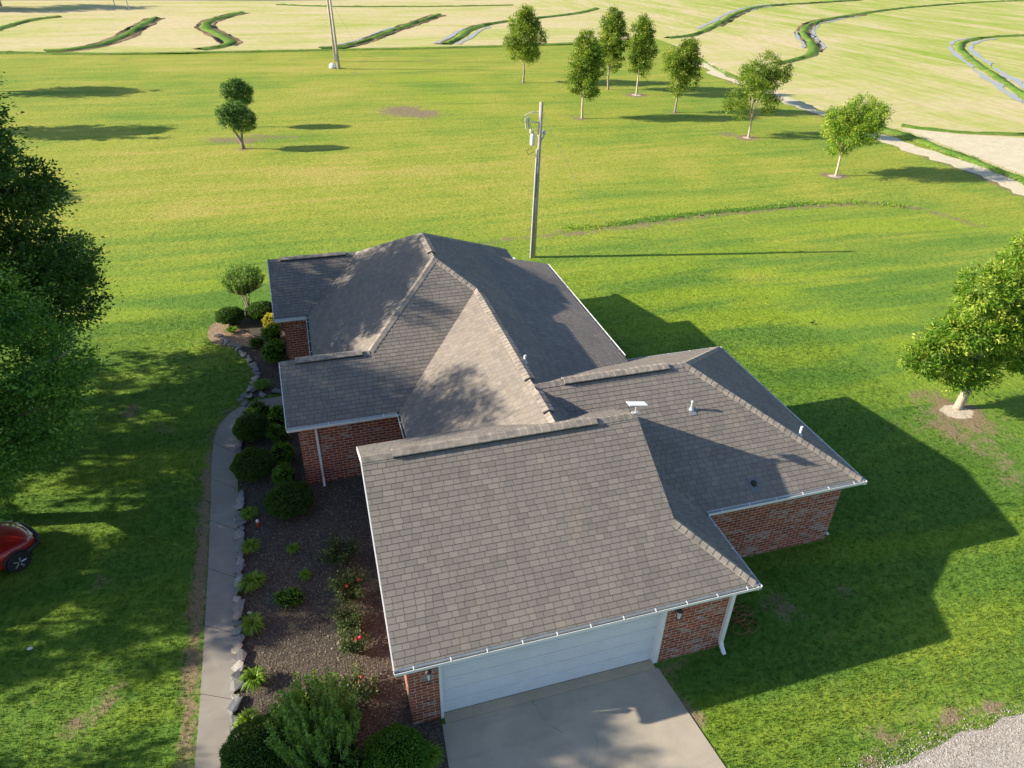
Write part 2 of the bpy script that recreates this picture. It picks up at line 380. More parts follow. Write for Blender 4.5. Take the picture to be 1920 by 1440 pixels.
def near_path(P, pts, w):
    Q = np.array([G(*q)[:2] for q in pts]); best = np.full(len(P), 1e9)
    for a, b in zip(Q[:-1], Q[1:]):
        t = np.clip(((P - a) @ (b - a)) / ((b - a) @ (b - a)), 0, 1); best = np.minimum(best, np.linalg.norm(P - a - t[:, None] * (b - a), axis=1))
    return np.exp(-(best / w) ** 2)
bare_spots = [(1795, 772, 42, 15, 1.6), (1800, 800, 95, 40, .62), (1745, 745, 45, 22, .6), (1710, 800, 40, 20, .45), (1860, 850, 60, 22, .5), (1900, 900, 50, 25, .5), (1565, 330, 24, 5, 1.25), (1400, 258, 22, 5, 1.1), (1365, 252, 25, 6, .6),
    (1193, 178, 20, 4, 1.15), (1265, 211, 14, 4, .7), (1088, 222, 16, 4, .8), (1065, 217, 22, 5, .4), (980, 156, 12, 4, .5), (756, 208, 50, 11, .86), (792, 213, 42, 9, .82), (440, 263, 70, 7, .72), (500, 256, 70, 5, .55), (457, 279, 16, 4, .7), (670, 137, 18, 5, .4), (700, 150, 20, 5, .4),
    (250, 770, 30, 16, .5), (300, 805, 26, 12, .55), (200, 1040, 22, 14, .55), (190, 1095, 30, 20, .5), (165, 1345, 28, 30, .8), (130, 1370, 30, 26, .5), (215, 1300, 20, 16, .55), (185, 1260, 22, 14, .5), (120, 1180, 30, 14, .45), (60, 1330, 30, 18, .4), (150, 1410, 16, 12, .6), (350, 640, 24, 8, .3), (330, 670, 26, 7, .35),
    (1590, 1110, 26, 14, .55), (1480, 1150, 46, 20, .6), (1540, 1190, 30, 14, .45), (1440, 1120, 40, 14, .5), (1305, 1350, 20, 22, .8), (1340, 1420, 16, 18, .6), (1570, 1275, 18, 8, .5), (1680, 1270, 16, 8, .45), (1615, 860, 16, 6, .5), (1280, 1240, 40, 14, .45),
    (1660, 1380, 70, 22, .55), (1760, 1345, 70, 18, .75), (1850, 1325, 70, 16, .75), (1640, 1440, 60, 16, .6), (1915, 1150, 14, 8, .4), (1010, 430, 50, 4, .45), (1060, 435, 45, 4, .45), (1645, 1370, 20, 10, .4), (445, 610, 16, 14, .0)]
bare = field_attr(P, bare_spots)
edge = [(358, 1440), (366, 1250), (378, 1080), (385, 960), (391, 850)]
bare = np.maximum(bare, .85 * near_path(P, edge, .26)); bare = np.maximum(bare, .55 * near_path(P, [(398, 850), (408, 800), (440, 765), (470, 738), (482, 705), (470, 670), (440, 650), (400, 632)], .3))
bare = np.maximum(bare, .52 * near_path(P, [(800, 470), (870, 462), (940, 450), (1000, 444), (1100, 436), (1150, 428)], .5)); bare = np.maximum(bare, .58 * near_path(P, [(1150, 428), (1250, 414), (1350, 402), (1480, 389), (1600, 382), (1650, 381)], .6))
bare = np.maximum(bare, .56 * near_path(P, [(1650, 381), (1730, 392), (1790, 410), (1840, 425)], .5)); bare = np.maximum(bare, .6 * near_path(P, [(1235, 1240), (1290, 1345), (1340, 1440)], .22))
bare = np.maximum(bare, .72 * near_path(P, [(1315, 118), (1370, 150), (1440, 176), (1530, 212), (1640, 254), (1720, 284), (1830, 323), (1960, 382), (2080, 436)], 1.1)); bare = np.maximum(bare, .5 * near_path(P, [(120, 112), (640, 113), (900, 113)], .25))
dry_spots = [(600, 340, 700, 90, .30), (300, 400, 200, 50, .2), (620, 370, 200, 50, .15), (1290, 320, 60, 30, .35), (1230, 330, 150, 40, .15), (850, 200, 120, 30, .2), (900, 120, 300, 20, .2), (1420, 520, 60, 12, .35), (1570, 530, 120, 10, .3), (620, 180, 160, 20, .2),
    (150, 1300, 200, 100, .05), (1750, 1200, 200, 90, .15), (1650, 1330, 200, 50, .3), (1500, 1420, 150, 30, .25), (120, 260, 300, 60, .1), (560, 120, 500, 20, .25), (1370, 500, 60, 8, .35), (1340, 560, 70, 8, .25)]
lush_spots = [(1450, 560, 400, 110, .9), (1750, 640, 250, 80, .8), (1700, 430, 260, 30, .7), (1300, 1300, 200, 90, .6), (350, 560, 250, 60, .75), (1650, 1000, 300, 160, .5), (300, 1280, 80, 80, .6), (60, 260, 280, 12, .5), (800, 140, 120, 20, .8), (1250, 390, 250, 25, .3), (1130, 400, 250, 60, .15), (350, 900, 200, 150, .4), (850, 190, 60, 20, .7)]
dry = field_attr(P, dry_spots); lush = field_attr(P, lush_spots)
dist = np.hypot(P[:, 0] - 0, P[:, 1] + 9); dry += .50 * np.clip((dist - 22) / 32, 0, 1) - .16
Z = np.zeros(len(P))
Z = Z - .002
me = mesh('ground', np.column_stack([P, Z]), Fq)
def fattr(me, name, vals, dom='POINT'):
    a = me.attributes.new(name, 'FLOAT', dom); a.data.foreach_set('value', np.asarray(vals, dtype=np.float32))
fattr(me, 'bare', bare); fattr(me, 'dry', dry); fattr(me, 'lush', lush)
tag(ob('ground', me, M['grass']), kind='structure')

def poly_sheet(name, pts, z, mat, thick=0, kind='structure', parent=None, px=True, sub=False):
    Q = [(*(G(*q)[:2] if px else q), z) for q in pts]
    from mathutils.geometry import tessellate_polygon
    bm = bmesh.new(); vs = [bm.verts.new(q) for q in Q]
    for t_ in tessellate_polygon([[Vector(q) for q in Q]]): bm.faces.new([vs[i] for i in t_])
    if thick:
        r = bmesh.ops.extrude_face_region(bm, geom=bm.faces[:]); bmesh.ops.translate(bm, vec=(0, 0, -thick), verts=[v for v in r['geom'] if isinstance(v, bmesh.types.BMVert)])
    bmesh.ops.recalc_face_normals(bm, faces=bm.faces[:])
    if not thick:
        for f in bm.faces:
            if f.normal.z < 0: f.normal_flip()
    me = bpy.data.meshes.new(name); bm.to_mesh(me); bm.free()
    o = ob(name, me, mat, parent)
    return tag(o, kind=kind) if kind else o
def smooth_path(pts, st):
    P = np.array(pts, float); out = []
    for i in range(len(P) - 1):
        p0, p1, p2, p3 = P[max(i - 1, 0)], P[i], P[i + 1], P[min(i + 2, len(P) - 1)]
        k = max(2, int(np.linalg.norm(p2 - p1) / st))
        for t in np.arange(k) / k:
            out.append(.5 * ((2 * p1) + (-p0 + p2) * t + (2 * p0 - 5 * p1 + 4 * p2 - p3) * t * t + (-p0 + 3 * p1 - 3 * p2 + p3) * t ** 3))
    out.append(P[-1]); return np.array(out)
def normals2(C):
    T = np.gradient(C, axis=0); T /= np.linalg.norm(T, axis=1)[:, None] + 1e-9; return np.stack([-T[:, 1], T[:, 0]], 1)
def strip(name, C, prof, mat, jit=.15, kind='structure', seed=1):
    """prof: list of (offset, z) across the path; a bank or ribbon following the path C"""
    r = np.random.default_rng(seed); Nn = normals2(C); V = []; k = len(prof)
    for j, (o_, z_) in enumerate(prof):
        jj = np.convolve(r.normal(0, jit, len(C) + 4), np.ones(5) / 5, 'valid') if jit else np.zeros(len(C))
        q = C + Nn * (o_ + jj)[:, None]; V.append(np.column_stack([q, np.full(len(C), z_) + (r.normal(0, .04, len(C)) if z_ > .1 else 0)]))
    V = np.stack(V, 1).reshape(-1, 3); n_ = len(C)
    F = np.array([(a * k + b, (a + 1) * k + b, (a + 1) * k + b + 1, a * k + b + 1) for a in range(n_ - 1) for b in range(k - 1)])
    me = mesh(name, V, F); o = ob(name, me, mat)
    if me.polygons[0].normal.z < 0: me.flip_normals()
    bz = np.zeros((n_, k)); bz[:, 0] = bz[:, -1] = .55; fattr(me, 'bare', bz.ravel()); fattr(me, 'dry', np.full(len(V), -.12)); fattr(me, 'lush', np.zeros(len(V)))
    return tag(o, kind=kind)

# farm field beyond the lawn
fb = [(-60, 96), (0, 96), (200, 99), (400, 96), (560, 93), (640, 91), (800, 88), (960, 84), (1100, 78), (1230, 72), (1290, 95), (1335, 122), (1400, 150), (1520, 200), (1600, 228), (1690, 250), (1800, 295), (1920, 345), (2050, 400)]
pts = [G(*q)[:2] for q in fb]; pts = [(-90, pts[0][1] - 4)] + [tuple(q) for q in pts] + [(130, 20), (900, 60), (1500, 900), (400, 1100), (-500, 800), (-260, 205), (-90, 202)]
poly_sheet('field', pts, .012, M['field'], px=False)
poly_sheet('road', [(-400, 206), (-40, 203.5), (0, 201), (40, 205), (200, 222), (700, 300), (700, 312), (200, 232), (40, 214), (0, 210), (-40, 213), (-400, 217)], .022, M['asphalt'], px=False)
def LV(name, pts, width=2.6, h=.42, water=(), mud=(), mat='grass', seed=1):
    C = smooth_path([G(*q)[:2] for q in pts], .8); width *= .66; h *= .72
    r = np.random.default_rng(seed)
    strip(name, C, [(-width / 2, .014), (-width / 4, h * .75), (0, h), (width / 4, h * .7), (width / 2, .014)], M[mat], .30, seed=seed)
    for side, a, b, wd in water:
        i0, i1 = int(a * len(C)), int(b * len(C)); off = side * (width / 2 + wd / 2 + .1)
        strip('water', C[i0:i1], [(off - wd * .25, .060), (off + wd * .25, .060)], M['water'], .42, seed=seed + 5)
    for side, a, b in mud:
        i0, i1 = int(a * len(C)), int(b * len(C)); off = side * (width / 2 + .30)
        strip('mud_bank', C[i0:i1], [(off - .5, .018), (off - .3, .08), (off, .022), (off + .25, .06), (off + .5, .018)], M['mud'], .5, seed=seed + 9)
LV('field_levee', [(-60, 78), (0, 54), (60, 38), (110, 32)], 3.2, seed=1)
LV('field_levee', [(85, 97), (140, 93), (190, 84), (232, 68), (262, 50), (292, 34)], 3.0, mud=[(1, 0, 1), (-1, 0, 1)], seed=2)
LV('field_levee', [(375, 94), (415, 88), (432, 80), (415, 68), (385, 52), (400, 38), (452, 24)], 3.0, mud=[(1, 0, 1), (-1, .1, 1)], seed=3)
LV('field_levee', [(600, 91), (640, 88), (690, 75), (740, 56), (790, 40), (822, 28)], 2.8, water=[(1, .1, .55, 1.3)], mud=[(1, 0, 1), (-1, 0, 1)], seed=4)
LV('field_levee', [(835, 84), (858, 72), (885, 55), (940, 42), (1030, 32), (1090, 24), (1118, 16)], 2.8, water=[(1, .02, .3, 1.5), (-1, .02, .35, 1.6)], mud=[(1, .0, .6)], seed=5)
LV('field_levee', [(1250, 72), (1300, 66), (1345, 46), (1380, 26), (1430, 12), (1520, 6), (1610, 0)], 2.8, water=[(1, .15, .75, 1.8), (-1, .5, .65, 1.0)], mud=[(-1, .2, 1)], seed=6)
LV('field_levee', [(1455, 120), (1500, 110), (1524, 98), (1520, 80), (1506, 60), (1530, 42), (1600, 29), (1700, 15), (1850, 4), (2000, 0)], 2.6, water=[(-1, .10, .42, 1.5), (1, .10, .22, 1.0)], mud=[(1, .1, .55), (-1, .08, .45)], seed=7)
LV('field_levee', [(2060, 62), (1920, 67), (1850, 71), (1808, 79), (1800, 92), (1830, 118), (1870, 146), (1940, 192), (2040, 250)], 2.4, water=[(1, .28, .95, 1.6), (-1, .30, .95, 1.4)], seed=8)
LV('field_levee', [(2060, 245), (1920, 252), (1850, 251), (1770, 246), (1690, 236)], 1.8, .25, seed=9)
# tall verge between lawn and field
LV('field_verge', [(-80, 100), (0, 99), (200, 102), (400, 99), (640, 94), (800, 91), (960, 87), (1100, 82), (1200, 76)], 1.9, .25, seed=10)
LV('field_verge', [(520, 9), (600, 12), (700, 13), (850, 12), (960, 10)], 3.5, .3, seed=11)
LV('field_verge', [(1290, 97), (1340, 128), (1385, 147)], 1.0, .12, seed=12)
# sandy farm track, its grassy ditch and the strip of pale field
def pxstrip(name, pts, width, z, mat, jit=.2, seed=3, prof=None):
    C = smooth_path([G(*q)[:2] for q in pts], .8); return strip(name, C, prof or [(-width / 2, z), (0, z + .006), (width / 2, z)], mat, jit, seed=seed)
pxstrip('farm_track', [(1315, 118), (1370, 150), (1440, 172), (1530, 207), (1640, 250), (1720, 280), (1830, 318), (1960, 376), (2080, 430)], 1.9, .02, M['sand'], 1.1)
poly_sheet('sand_flat', [(1690, 240), (1800, 252), (1960, 262), (2200, 275), (2200, 420), (1960, 345), (1860, 305), (1760, 268)], .018, M['sand'])
pxstrip('ditch_bank', [(1560, 210), (1640, 238), (1700, 256), (1770, 282), (1850, 312), (1960, 355), (2080, 400)], 1.3, .03, M['grass'], .35, prof=[(-.75, .02), (-.3, .16), (.2, .22), (.7, .02)])
pxstrip('ditch_weeds', [(1150, 421), (1200, 414), (1260, 407), (1330, 399), (1420, 391), (1500, 384)], .8, .03, M['grass'], prof=[(-.35, .004), (-.12, .08), (.12, .09), (.4, .004)])

# ------------------------------------------------------------------ drive, walk, bed, gravel
poly_sheet('driveway', [(.96, .195), (6.56, .195), (7.0, -3.6), (7.2, -9), (.55, -9), (.72, -3.6)], .022, M['concrete'], .1, px=False)
mb = MB(); mb.box((.80, -4.05, .0222), (7.3, -4.03, .026)); mb.build('driveway_joint', M['dark'])['kind'] = 'structure'
def crack(pts, w_):
    C = smooth_path([G(*q)[:2] for q in pts], .12); r = np.random.default_rng(5); C = C + r.normal(0, .015, C.shape)
    return strip('driveway_crack', C, [(-w_, .0265), (w_, .0265)], M['mud'], .004)
crack([(990, 1292), (1000, 1318), (1015, 1342), (1030, 1358), (1055, 1375)], .0035)
crack([(1110, 1370), (1120, 1400), (1105, 1440)], .0025)
poly_sheet('gravel_yard', [(1610, 1475), (1660, 1440), (1700, 1432), (1725, 1412), (1760, 1400), (1800, 1372), (1850, 1368), (1880, 1345), (1930, 1338), (2100, 1290), (2100, 1600), (1600, 1600)], .008, M['gravel'])
r = np.random.default_rng(11); V = []; F = []
for k in range(2600):
    t = r.random(); a = G(1580 + 340 * t, 1440 - 110 * t); p = a[:2] + r.normal(0, .26, 2) + np.array([.30, -.30]); s_ = r.uniform(.006, .020)
    b = len(V); q = r.normal(0, .3, (5, 3)) * s_ + np.array([[s_, 0, 0], [0, s_, 0], [-s_, 0, 0], [0, -s_, 0], [0, 0, s_ * .8]]); V += [(p[0] + v[0], p[1] + v[1], .008 + max(v[2], 0)) for v in q]
    F += [(b, b + 1, b + 4), (b + 1, b + 2, b + 4), (b + 2, b + 3, b + 4), (b + 3, b, b + 4)]
tag(ob('loose_gravel', mesh('loose_gravel', V, F), M['gravel']), kind='stuff', label='loose pale pebbles scattered over the edge of the gravel yard', cat='gravel')

bedL = [(446, 1560), (440, 1440), (447, 1280), (449, 1100), (452, 950), (449, 870), (452, 810), (472, 782), (505, 770), (540, 762), (640, 756)]
poly_sheet('garden_bed', [tuple(G(*q)[:2]) for q in bedL] + [(1.9, 13.2), (1.9, 6.0), (.95, 6), (.95, -3.4)], .010, M['mulch'], px=False)
poly_sheet('garden_bed', [tuple(G(*q)[:2]) for q in [(540, 735), (505, 740), (470, 748), (478, 725), (482, 703), (470, 678), (445, 655), (405, 630), (412, 600), (450, 582), (500, 570)]] + [(-.6, 24.5), (-.6, 15.5)], .010, M['mulch'], px=False)
poly_sheet('soil_patch', [(388, 632), (393, 612), (415, 598), (440, 612), (470, 628), (500, 640), (498, 656), (460, 650), (420, 648), (400, 645)], .016, M['soil'])
poly_sheet('soil_patch', [(615, 905), (660, 900), (672, 930), (700, 1010), (735, 1180), (755, 1330), (735, 1345), (700, 1250), (680, 1120), (600, 1120), (560, 1060), (560, 1010), (640, 985)], .015, gravel_material('bed_soil', [(.052, .046, .041), (.105, .092, .080), (.075, .066, .057), (.17, .15, .125)], 30, .8))
wl = [(362, 1560), (366, 1440), (374, 1340), (380, 1250), (386, 1150), (391, 1060), (395, 960), (397, 880), (402, 825), (415, 795), (440, 770), (475, 754), (510, 747), (560, 740)]
wr = [(428, 1560), (432, 1440), (437, 1340), (441, 1250), (444, 1150), (445, 1060), (447, 960), (446, 880), (443, 850), (448, 815), (462, 790), (485, 776), (515, 768), (570, 760)]
L = smooth_path([G(*q)[:2] for q in wl], .3); Rr = smooth_path([G(*q)[:2] for q in wr], .3)
def resamp(C, n_):
    d = np.r_[0, np.cumsum(np.linalg.norm(np.diff(C, axis=0), axis=1))]; t = np.linspace(0, d[-1], n_); return np.stack([np.interp(t, d, C[:, k]) for k in (0, 1)], 1)
nW = 80; L = resamp(L, nW); Rr = resamp(Rr, nW)
V = [(*q, .035) for q in L] + [(*q, .035) for q in Rr] + [(*q, -.02) for q in L] + [(*q, -.02) for q in Rr]
F = [(k, nW + k, nW + k + 1, k + 1) for k in range(nW - 1)] + [(k, k + 1, 2 * nW + k + 1, 2 * nW + k) for k in range(nW - 1)] + [(nW + k, 3 * nW + k, 3 * nW + k + 1, nW + k + 1) for k in range(nW - 1)]
tag(ob('path', mesh('path', V, F), M['walk']), kind='structure')
mb = MB()
for k in range(5, nW - 4, 9):
    a, b = L[k], Rr[k]; t = np.array([b[1] - a[1], -(b[0] - a[0])]); t = t / np.linalg.norm(t) * .006
    mb.add([(*(a - t), .0385), (*(b - t), .0385), (*(b + t), .0385), (*(a + t), .0385)], [(0, 1, 2, 3)])
tag(mb.build('path_joint', M['dark']), kind='structure')

# edging stones
def stone_mesh(k):
    r = np.random.default_rng(100 + k); bm = bmesh.new()
    for q_ in range(11):
        a_ = r.uniform(0, 6.283); z_ = r.choice([-.05, .045, .055]); f_ = r.uniform(.72, 1.1); bm.verts.new((.185 * f_ * math.cos(a_), .125 * f_ * math.sin(a_), z_ + r.normal(0, .008)))
    g_ = bmesh.ops.convex_hull(bm, input=bm.verts[:]); bmesh.ops.delete(bm, geom=[v for v in bm.verts if not v.link_faces], context='VERTS')
    me = bpy.data.meshes.new('edging_stone'); bm.to_mesh(me); bm.free(); me.materials.append(M['stone']); return me
SM = [stone_mesh(k) for k in range(6)]
def stones(pts, step, label, group, k0):
    C = resamp(smooth_path([G(*q)[:2] for q in pts], .1), max(2, int(np.sum(np.linalg.norm(np.diff(np.array([G(*q)[:2] for q in pts]), axis=0), axis=1)) / step)))
    r = np.random.default_rng(k0); T = np.gradient(C, axis=0)
    for i, c in enumerate(C):
        o = bpy.data.objects.new('edging_stone', SM[r.integers(6)]); COL.objects.link(o)
        o.location = (c[0] + r.normal(0, .02), c[1] + r.normal(0, .02), .05 + r.uniform(0, .03)); o.rotation_euler = (r.normal(0, .12), r.normal(0, .12), math.atan2(T[i][1], T[i][0]) + r.normal(0, .3))
        s_ = r.uniform(1.0, 1.5); o.scale = (s_, s_ * r.uniform(.8, 1.2), r.uniform(.8, 1.5)); tag(o, label, 'stone', group)
stones([(442, 1500), (441, 1400), (445, 1300), (447, 1200), (450, 1100), (451, 1000), (452, 930)], .27, 'flat grey ledge stone in the row edging the bed along the straight walk', 'stones edging the straight walk', 1)
stones([(449, 880), (449, 850), (452, 818), (462, 798), (478, 784)], .27, 'small stone of the row where the walk bends beside the round hedges', 'stones at the bend of the walk', 2)
stones([(487, 776), (510, 768), (540, 761)], .33, 'pale stone on the near side of the short path to the entry', 'stones on the near side of the entry path', 3)
stones([(470, 748), (490, 743), (512, 738), (545, 733)], .34, 'grey stone edging the upper bed on the far side of the entry path', 'stones on the far side of the entry path', 4)
stones([(455, 752), (466, 738), (477, 722), (481, 704), (476, 688), (463, 672), (446, 656), (425, 643), (405, 630)], .30, 'flagstone in the curved row edging the upper bed against the shaded lawn', 'stones edging the curved upper bed', 5)
stones([(458, 758), (474, 741), (482, 722)], .33, 'flagstone of the inner second row at the corner of the upper bed', 'inner stones at the upper bed corner', 6)

# ------------------------------------------------------------------ the house
E_, s1, s2 = 2.571, .553, .609
GX, GY, PX_, GYB, CY0, WX, WD, EX, MY = 8.846, 4.361, 7.263, 6.178, 2.587, 14.018, 4.053, 9.78, 18.64
LX0, UX, TX, LY0, LY1, LX1, LX3, QY0, QY1, TY, OH, LX2, RX, BX, ZP = 1.492, 5.128, 3.878, 9.404, 11.573, -1.957, -2.241, 17.036, 19.719, 17.386, .373, -1.007, 9.974, 6.6, 3.1
zU = E_ + s2 * (UX - LX0); zS = zU + s2 * (UX - TX); yU = LY0 + (zU - E_) / s1; yS = LY0 + (zS - E_) / s1
s3 = (zS - E_) / (TX - LX2); XK = LX2 + s1 * (LY1 - LY0) / s3; XV = LX2 + s1 * (QY1 - QY0) / s3
zQ = E_ + s1 * (QY1 - QY0); s4 = (zS - zQ) / (QY1 - TY); YB = TY + (zS - E_) / s4; XE = UX + (zU - E_) / s2
yK = (GX - PX_) * s2 / s1; WY = CY0 + WD; zW = E_ + s1 * WD; zP = E_ + s1 * GY
house = tag(empty('brick_house', (0, 0, 0)), 'sprawling red brick house with brown grey shingled hip and gable roofs and an attached garage', 'house')
COURSE = .145
def clip_poly(Pv, v, t, keep_above):
    out = []; n_ = len(Pv)
    for i in range(n_):
        a, b = Pv[i], Pv[(i + 1) % n_]; va, vb = v(a) - t, v(b) - t
        if not keep_above: va, vb = -va, -vb
        if va >= 0: out.append(a)
        if (va >= 0) != (vb >= 0): out.append(tuple(np.array(a) + (np.array(b) - np.array(a)) * (va / (va - vb))))
    return out
roofV, roofF, roofUV = [], [], []
und = MB()
def roof_face(poly, eave, up, slope, z0, edge=.09):
    """poly in plan; eave: a plan point on the eave line (height z0); up: plan unit vector up the slope"""
    up = np.array(up, float); al = np.array([up[1], -up[0]]); cs = 1 / math.sqrt(1 + slope * slope); e0 = np.array(eave, float)
    nrm = np.array([-up[0] * slope, -up[1] * slope, 1]) * cs
    v = lambda p: float((np.array(p[:2]) - e0) @ up) / cs
    z = lambda p: z0 + slope * float((np.array(p[:2]) - e0) @ up)
    vs = [v(p) for p in poly]; P0 = [tuple(p) for p in poly]
    if min(vs) < edge: P0 = clip_poly(P0, v, edge, True)
    k0 = int(math.floor(min(v(p) for p in P0) / COURSE)); k1 = int(math.ceil(max(vs) / COURSE))
    for k in range(k0, k1):
        q = clip_poly(P0, v, k * COURSE, True)
        if len(q) > 2: q = clip_poly(q, v, (k + 1) * COURSE, False)
        if len(q) < 3: continue
        b = len(roofV); pts = []
        lo = min(v(p) for p in q)
        for p in q:
            h = .009 * (1 - (v(p) - k * COURSE) / COURSE) + .001; w_ = np.array([p[0], p[1], z(p)]) + nrm * h; pts.append(w_)
        for p, w_ in zip(q, pts):
            roofV.append(tuple(w_))
        a3 = [np.array(x) for x in pts]; area = sum((np.cross(a3[i] - a3[0], a3[i + 1] - a3[0]) for i in range(1, len(a3) - 1)), np.zeros(3))
        idx = list(range(b, b + len(q))); 
        if area @ nrm < 0: idx = idx[::-1]
        roofF.append(tuple(idx)); roofUV.extend([(float(np.array(roofV[i_][:2]) @ al), v(q[i_ - b])) for i_ in idx])
        # butt edge
        for i in range(len(q)):
            p_, r_ = q[i], q[(i + 1) % len(q)]
            if abs(v(p_) - lo) < 1e-4 and abs(v(r_) - lo) < 1e-4:
                b2 = len(roofV); A_, B_ = pts[i], pts[(i + 1) % len(q)]
                d_ = .024 if lo < edge + .01 else .010
                for c_ in (A_, B_, B_ - nrm * d_, A_ - nrm * d_): roofV.append(tuple(c_))
                roofF.append((b2 + 3, b2 + 2, b2 + 1, b2)); roofUV.extend([(float(np.array(roofV[j][:2]) @ al), k * COURSE + .002) for j in (b2 + 3, b2 + 2, b2 + 1, b2)])
    # underside decking
    P2 = [np.array([p[0], p[1], z(p)]) - nrm * .045 for p in P0]; P3 = [np.array([p[0], p[1], z(p)]) - nrm * .004 for p in P0]
    n_ = len(P2); und.add([tuple(x) for x in P2 + P3], [tuple(range(n_ - 1, -1, -1))] + [(i, (i + 1) % n_, n_ + (i + 1) % n_, n_ + i) for i in range(n_)])
def B_(m, cs=1): return m
# garage
roof_face([(0, 0), (GX, 0), (PX_, yK), (PX_, GY), (0, GY)], (0, 0), (0, 1), s1, E_)
yv = lambda x: 2 * GY - (x - LX0) * s2 / s1
roof_face([(0, GYB), (0, GY), (PX_, GY), (PX_, GYB)], (0, 2 * GY), (0, -1), s1, E_, .09)
roof_face([(GX, 0), (GX, CY0), (PX_, CY0 + yK + .2), (PX_, yK)], (GX, 0), (-1, 0), s2, E_)
# wing on the right
roof_face([(5.09, CY0), (WX, CY0), (RX, WY), (5.09, WY)], (0, CY0), (0, 1), s1, E_)
roof_face([(WX, CY0 + 2 * WD), (5.09, CY0 + 2 * WD), (5.09, WY), (RX, WY)], (0, CY0 + 2 * WD), (0, -1), s1, E_)
s5 = (zW - E_) / (WX - RX)
roof_face([(WX, CY0), (WX, CY0 + 2 * WD), (RX, WY)], (WX, 0), (-1, 0), s5, E_)
# main body
roof_face([(LX0, 4.45), (LX0, LY0), (UX, yU), (UX, 4.45)], (LX0, 0), (1, 0), s2, E_)
XC = LX0 + (LY1 - LY0) * s1 / s2
roof_face([(LX1, LY0), (LX0, LY0), (XC, LY1), (LX1, LY1)], (0, LY0), (0, 1), s1, E_)
roof_face([(XK, LY1), (XC, LY1), (UX, yU), (TX, yS)], (0, LY0), (0, 1), s1, E_)
roof_face([(LX1, LY1), (XK, LY1), (LX2, 2 * LY1 - LY0), (LX1, 2 * LY1 - LY0)], (0, 2 * LY1 - LY0), (0, -1), s1, E_)
roof_face([(LX2, 2 * LY1 - LY0), (LX2, QY0), (XV, QY1), (TX, TY), (TX, yS), (XK, LY1)], (LX2, 0), (1, 0), s3, E_)
roof_face([(LX3, QY0), (LX2, QY0), (XV, QY1), (LX3, QY1)], (0, QY0), (0, 1), s1, E_)
roof_face([(LX3, QY1), (XV, QY1), (TX, TY), (XE, YB), (LX3, YB)], (0, YB), (0, -1), s4, E_)
xm = TX + (MY - TY) / (YB - TY) * (XE - TX)
roof_face([(UX, 4.45), (BX, 4.45), (BX, yU), (UX, yU)], (XE, 0), (-1, 0), s2, E_)
roof_face([(UX, yU), (BX, yU), (BX, MY), (xm, MY), (TX, TY), (TX, yS)], (XE, 0), (-1, 0), s2, E_)
roof_face([(xm, MY), (XE, MY), (XE, YB)], (XE, 0), (-1, 0), s2, E_)
zB = zU - s2 * (BX - UX); s6 = (zB - ZP) / (EX - BX)
roof_face([(BX, 7.6), (EX, 7.6), (EX, MY), (BX, MY)], (EX, 0), (-1, 0), s6, ZP)
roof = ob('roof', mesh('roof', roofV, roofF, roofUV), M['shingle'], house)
und.build('roof_deck', M['white'], roof)

# ridge caps and ridge vents
def cap(P0, P1, da, db, name='ridge_cap', w_=.15, lift=.014, seg=.19, mat='cap'):
    """da, db: unit vectors pointing down each slope, square to the ridge"""
    P0, P1 = np.array(P0, float), np.array(P1, float); Ld = np.linalg.norm(P1 - P0); t = (P1 - P0) / Ld; n_ = max(1, int(Ld / seg)); V = []; F = []; UV = []
    da, db = np.array(da, float), np.array(db, float); up = np.array([0, 0, 1.])
    for k in range(n_):
        a = P0 + t * Ld * k / n_; b = P0 + t * Ld * (k + 1) / n_; ha, hb = lift + .013, lift + .001
        base = len(V)
        for p, h in ((a, ha), (b, hb)):
            V += [tuple(p + da * w_ + up * h), tuple(p + up * (h + .012)), tuple(p + db * w_ + up * h), tuple(p + da * w_ - up * .01), tuple(p + db * w_ - up * .01)]
        F += [(base, base + 1, base + 6, base + 5), (base + 1, base + 2, base + 7, base + 6), (base + 3, base, base + 5, base + 8), (base + 2, base + 4, base + 9, base + 7), (base + 3, base + 4, base + 2, base + 1, base)]
        F += [(base + 8, base + 5, base + 6, base + 7, base + 9)]
        r0 = random.random() * 50; v0 = int(random.random() * 400) * .145 + .03
        for f in F[-6:]: UV += [(r0 + .0, v0 + .01 * j) for j in range(len(f))]
    me = mesh(name, V, F, UV); return ob(name, me, M[mat], house)
def vent(P0, P1, da, db):
    P0, P1 = np.array(P0, float), np.array(P1, float); da, db = np.array(da), np.array(db); up = np.array([0, 0, 1.])
    V = []
    for p in (P0, P1):
        for d_, h in ((da, .026), (None, .03), (db, .026)):
            q = p + (d_ * .165 if d_ is not None else 0); V += [tuple(q + up * (h - .01)), tuple(q + up * (h + .03))]
    F = [(0, 6, 7, 1), (4, 5, 11, 10), (0, 1, 3, 2), (2, 3, 5, 4), (6, 8, 9, 7), (8, 10, 11, 9), (1, 7, 9, 3), (3, 9, 11, 5)]
    v_ = ob('ridge_vent', mesh('ridge_vent', V, F), M['dark'], house)
    fl = lambda d_: np.array([d_[0], d_[1], d_[2] * .50]) / np.linalg.norm([d_[0], d_[1], d_[2] * .50])
    da, db = fl(da), fl(db)
    c_ = cap(P0 + up * .05, P1 + up * .05, da, db, 'vent_cap', .175, .014); c_.parent = v_
def sd(vx, vy, slope): # down-slope unit vector
    q = np.array([vx, vy, -slope]); return q / np.linalg.norm(q)
F_, K_ = sd(0, -1, s1), sd(0, 1, s1); W_, Ea = sd(-1, 0, s2), sd(1, 0, s2)
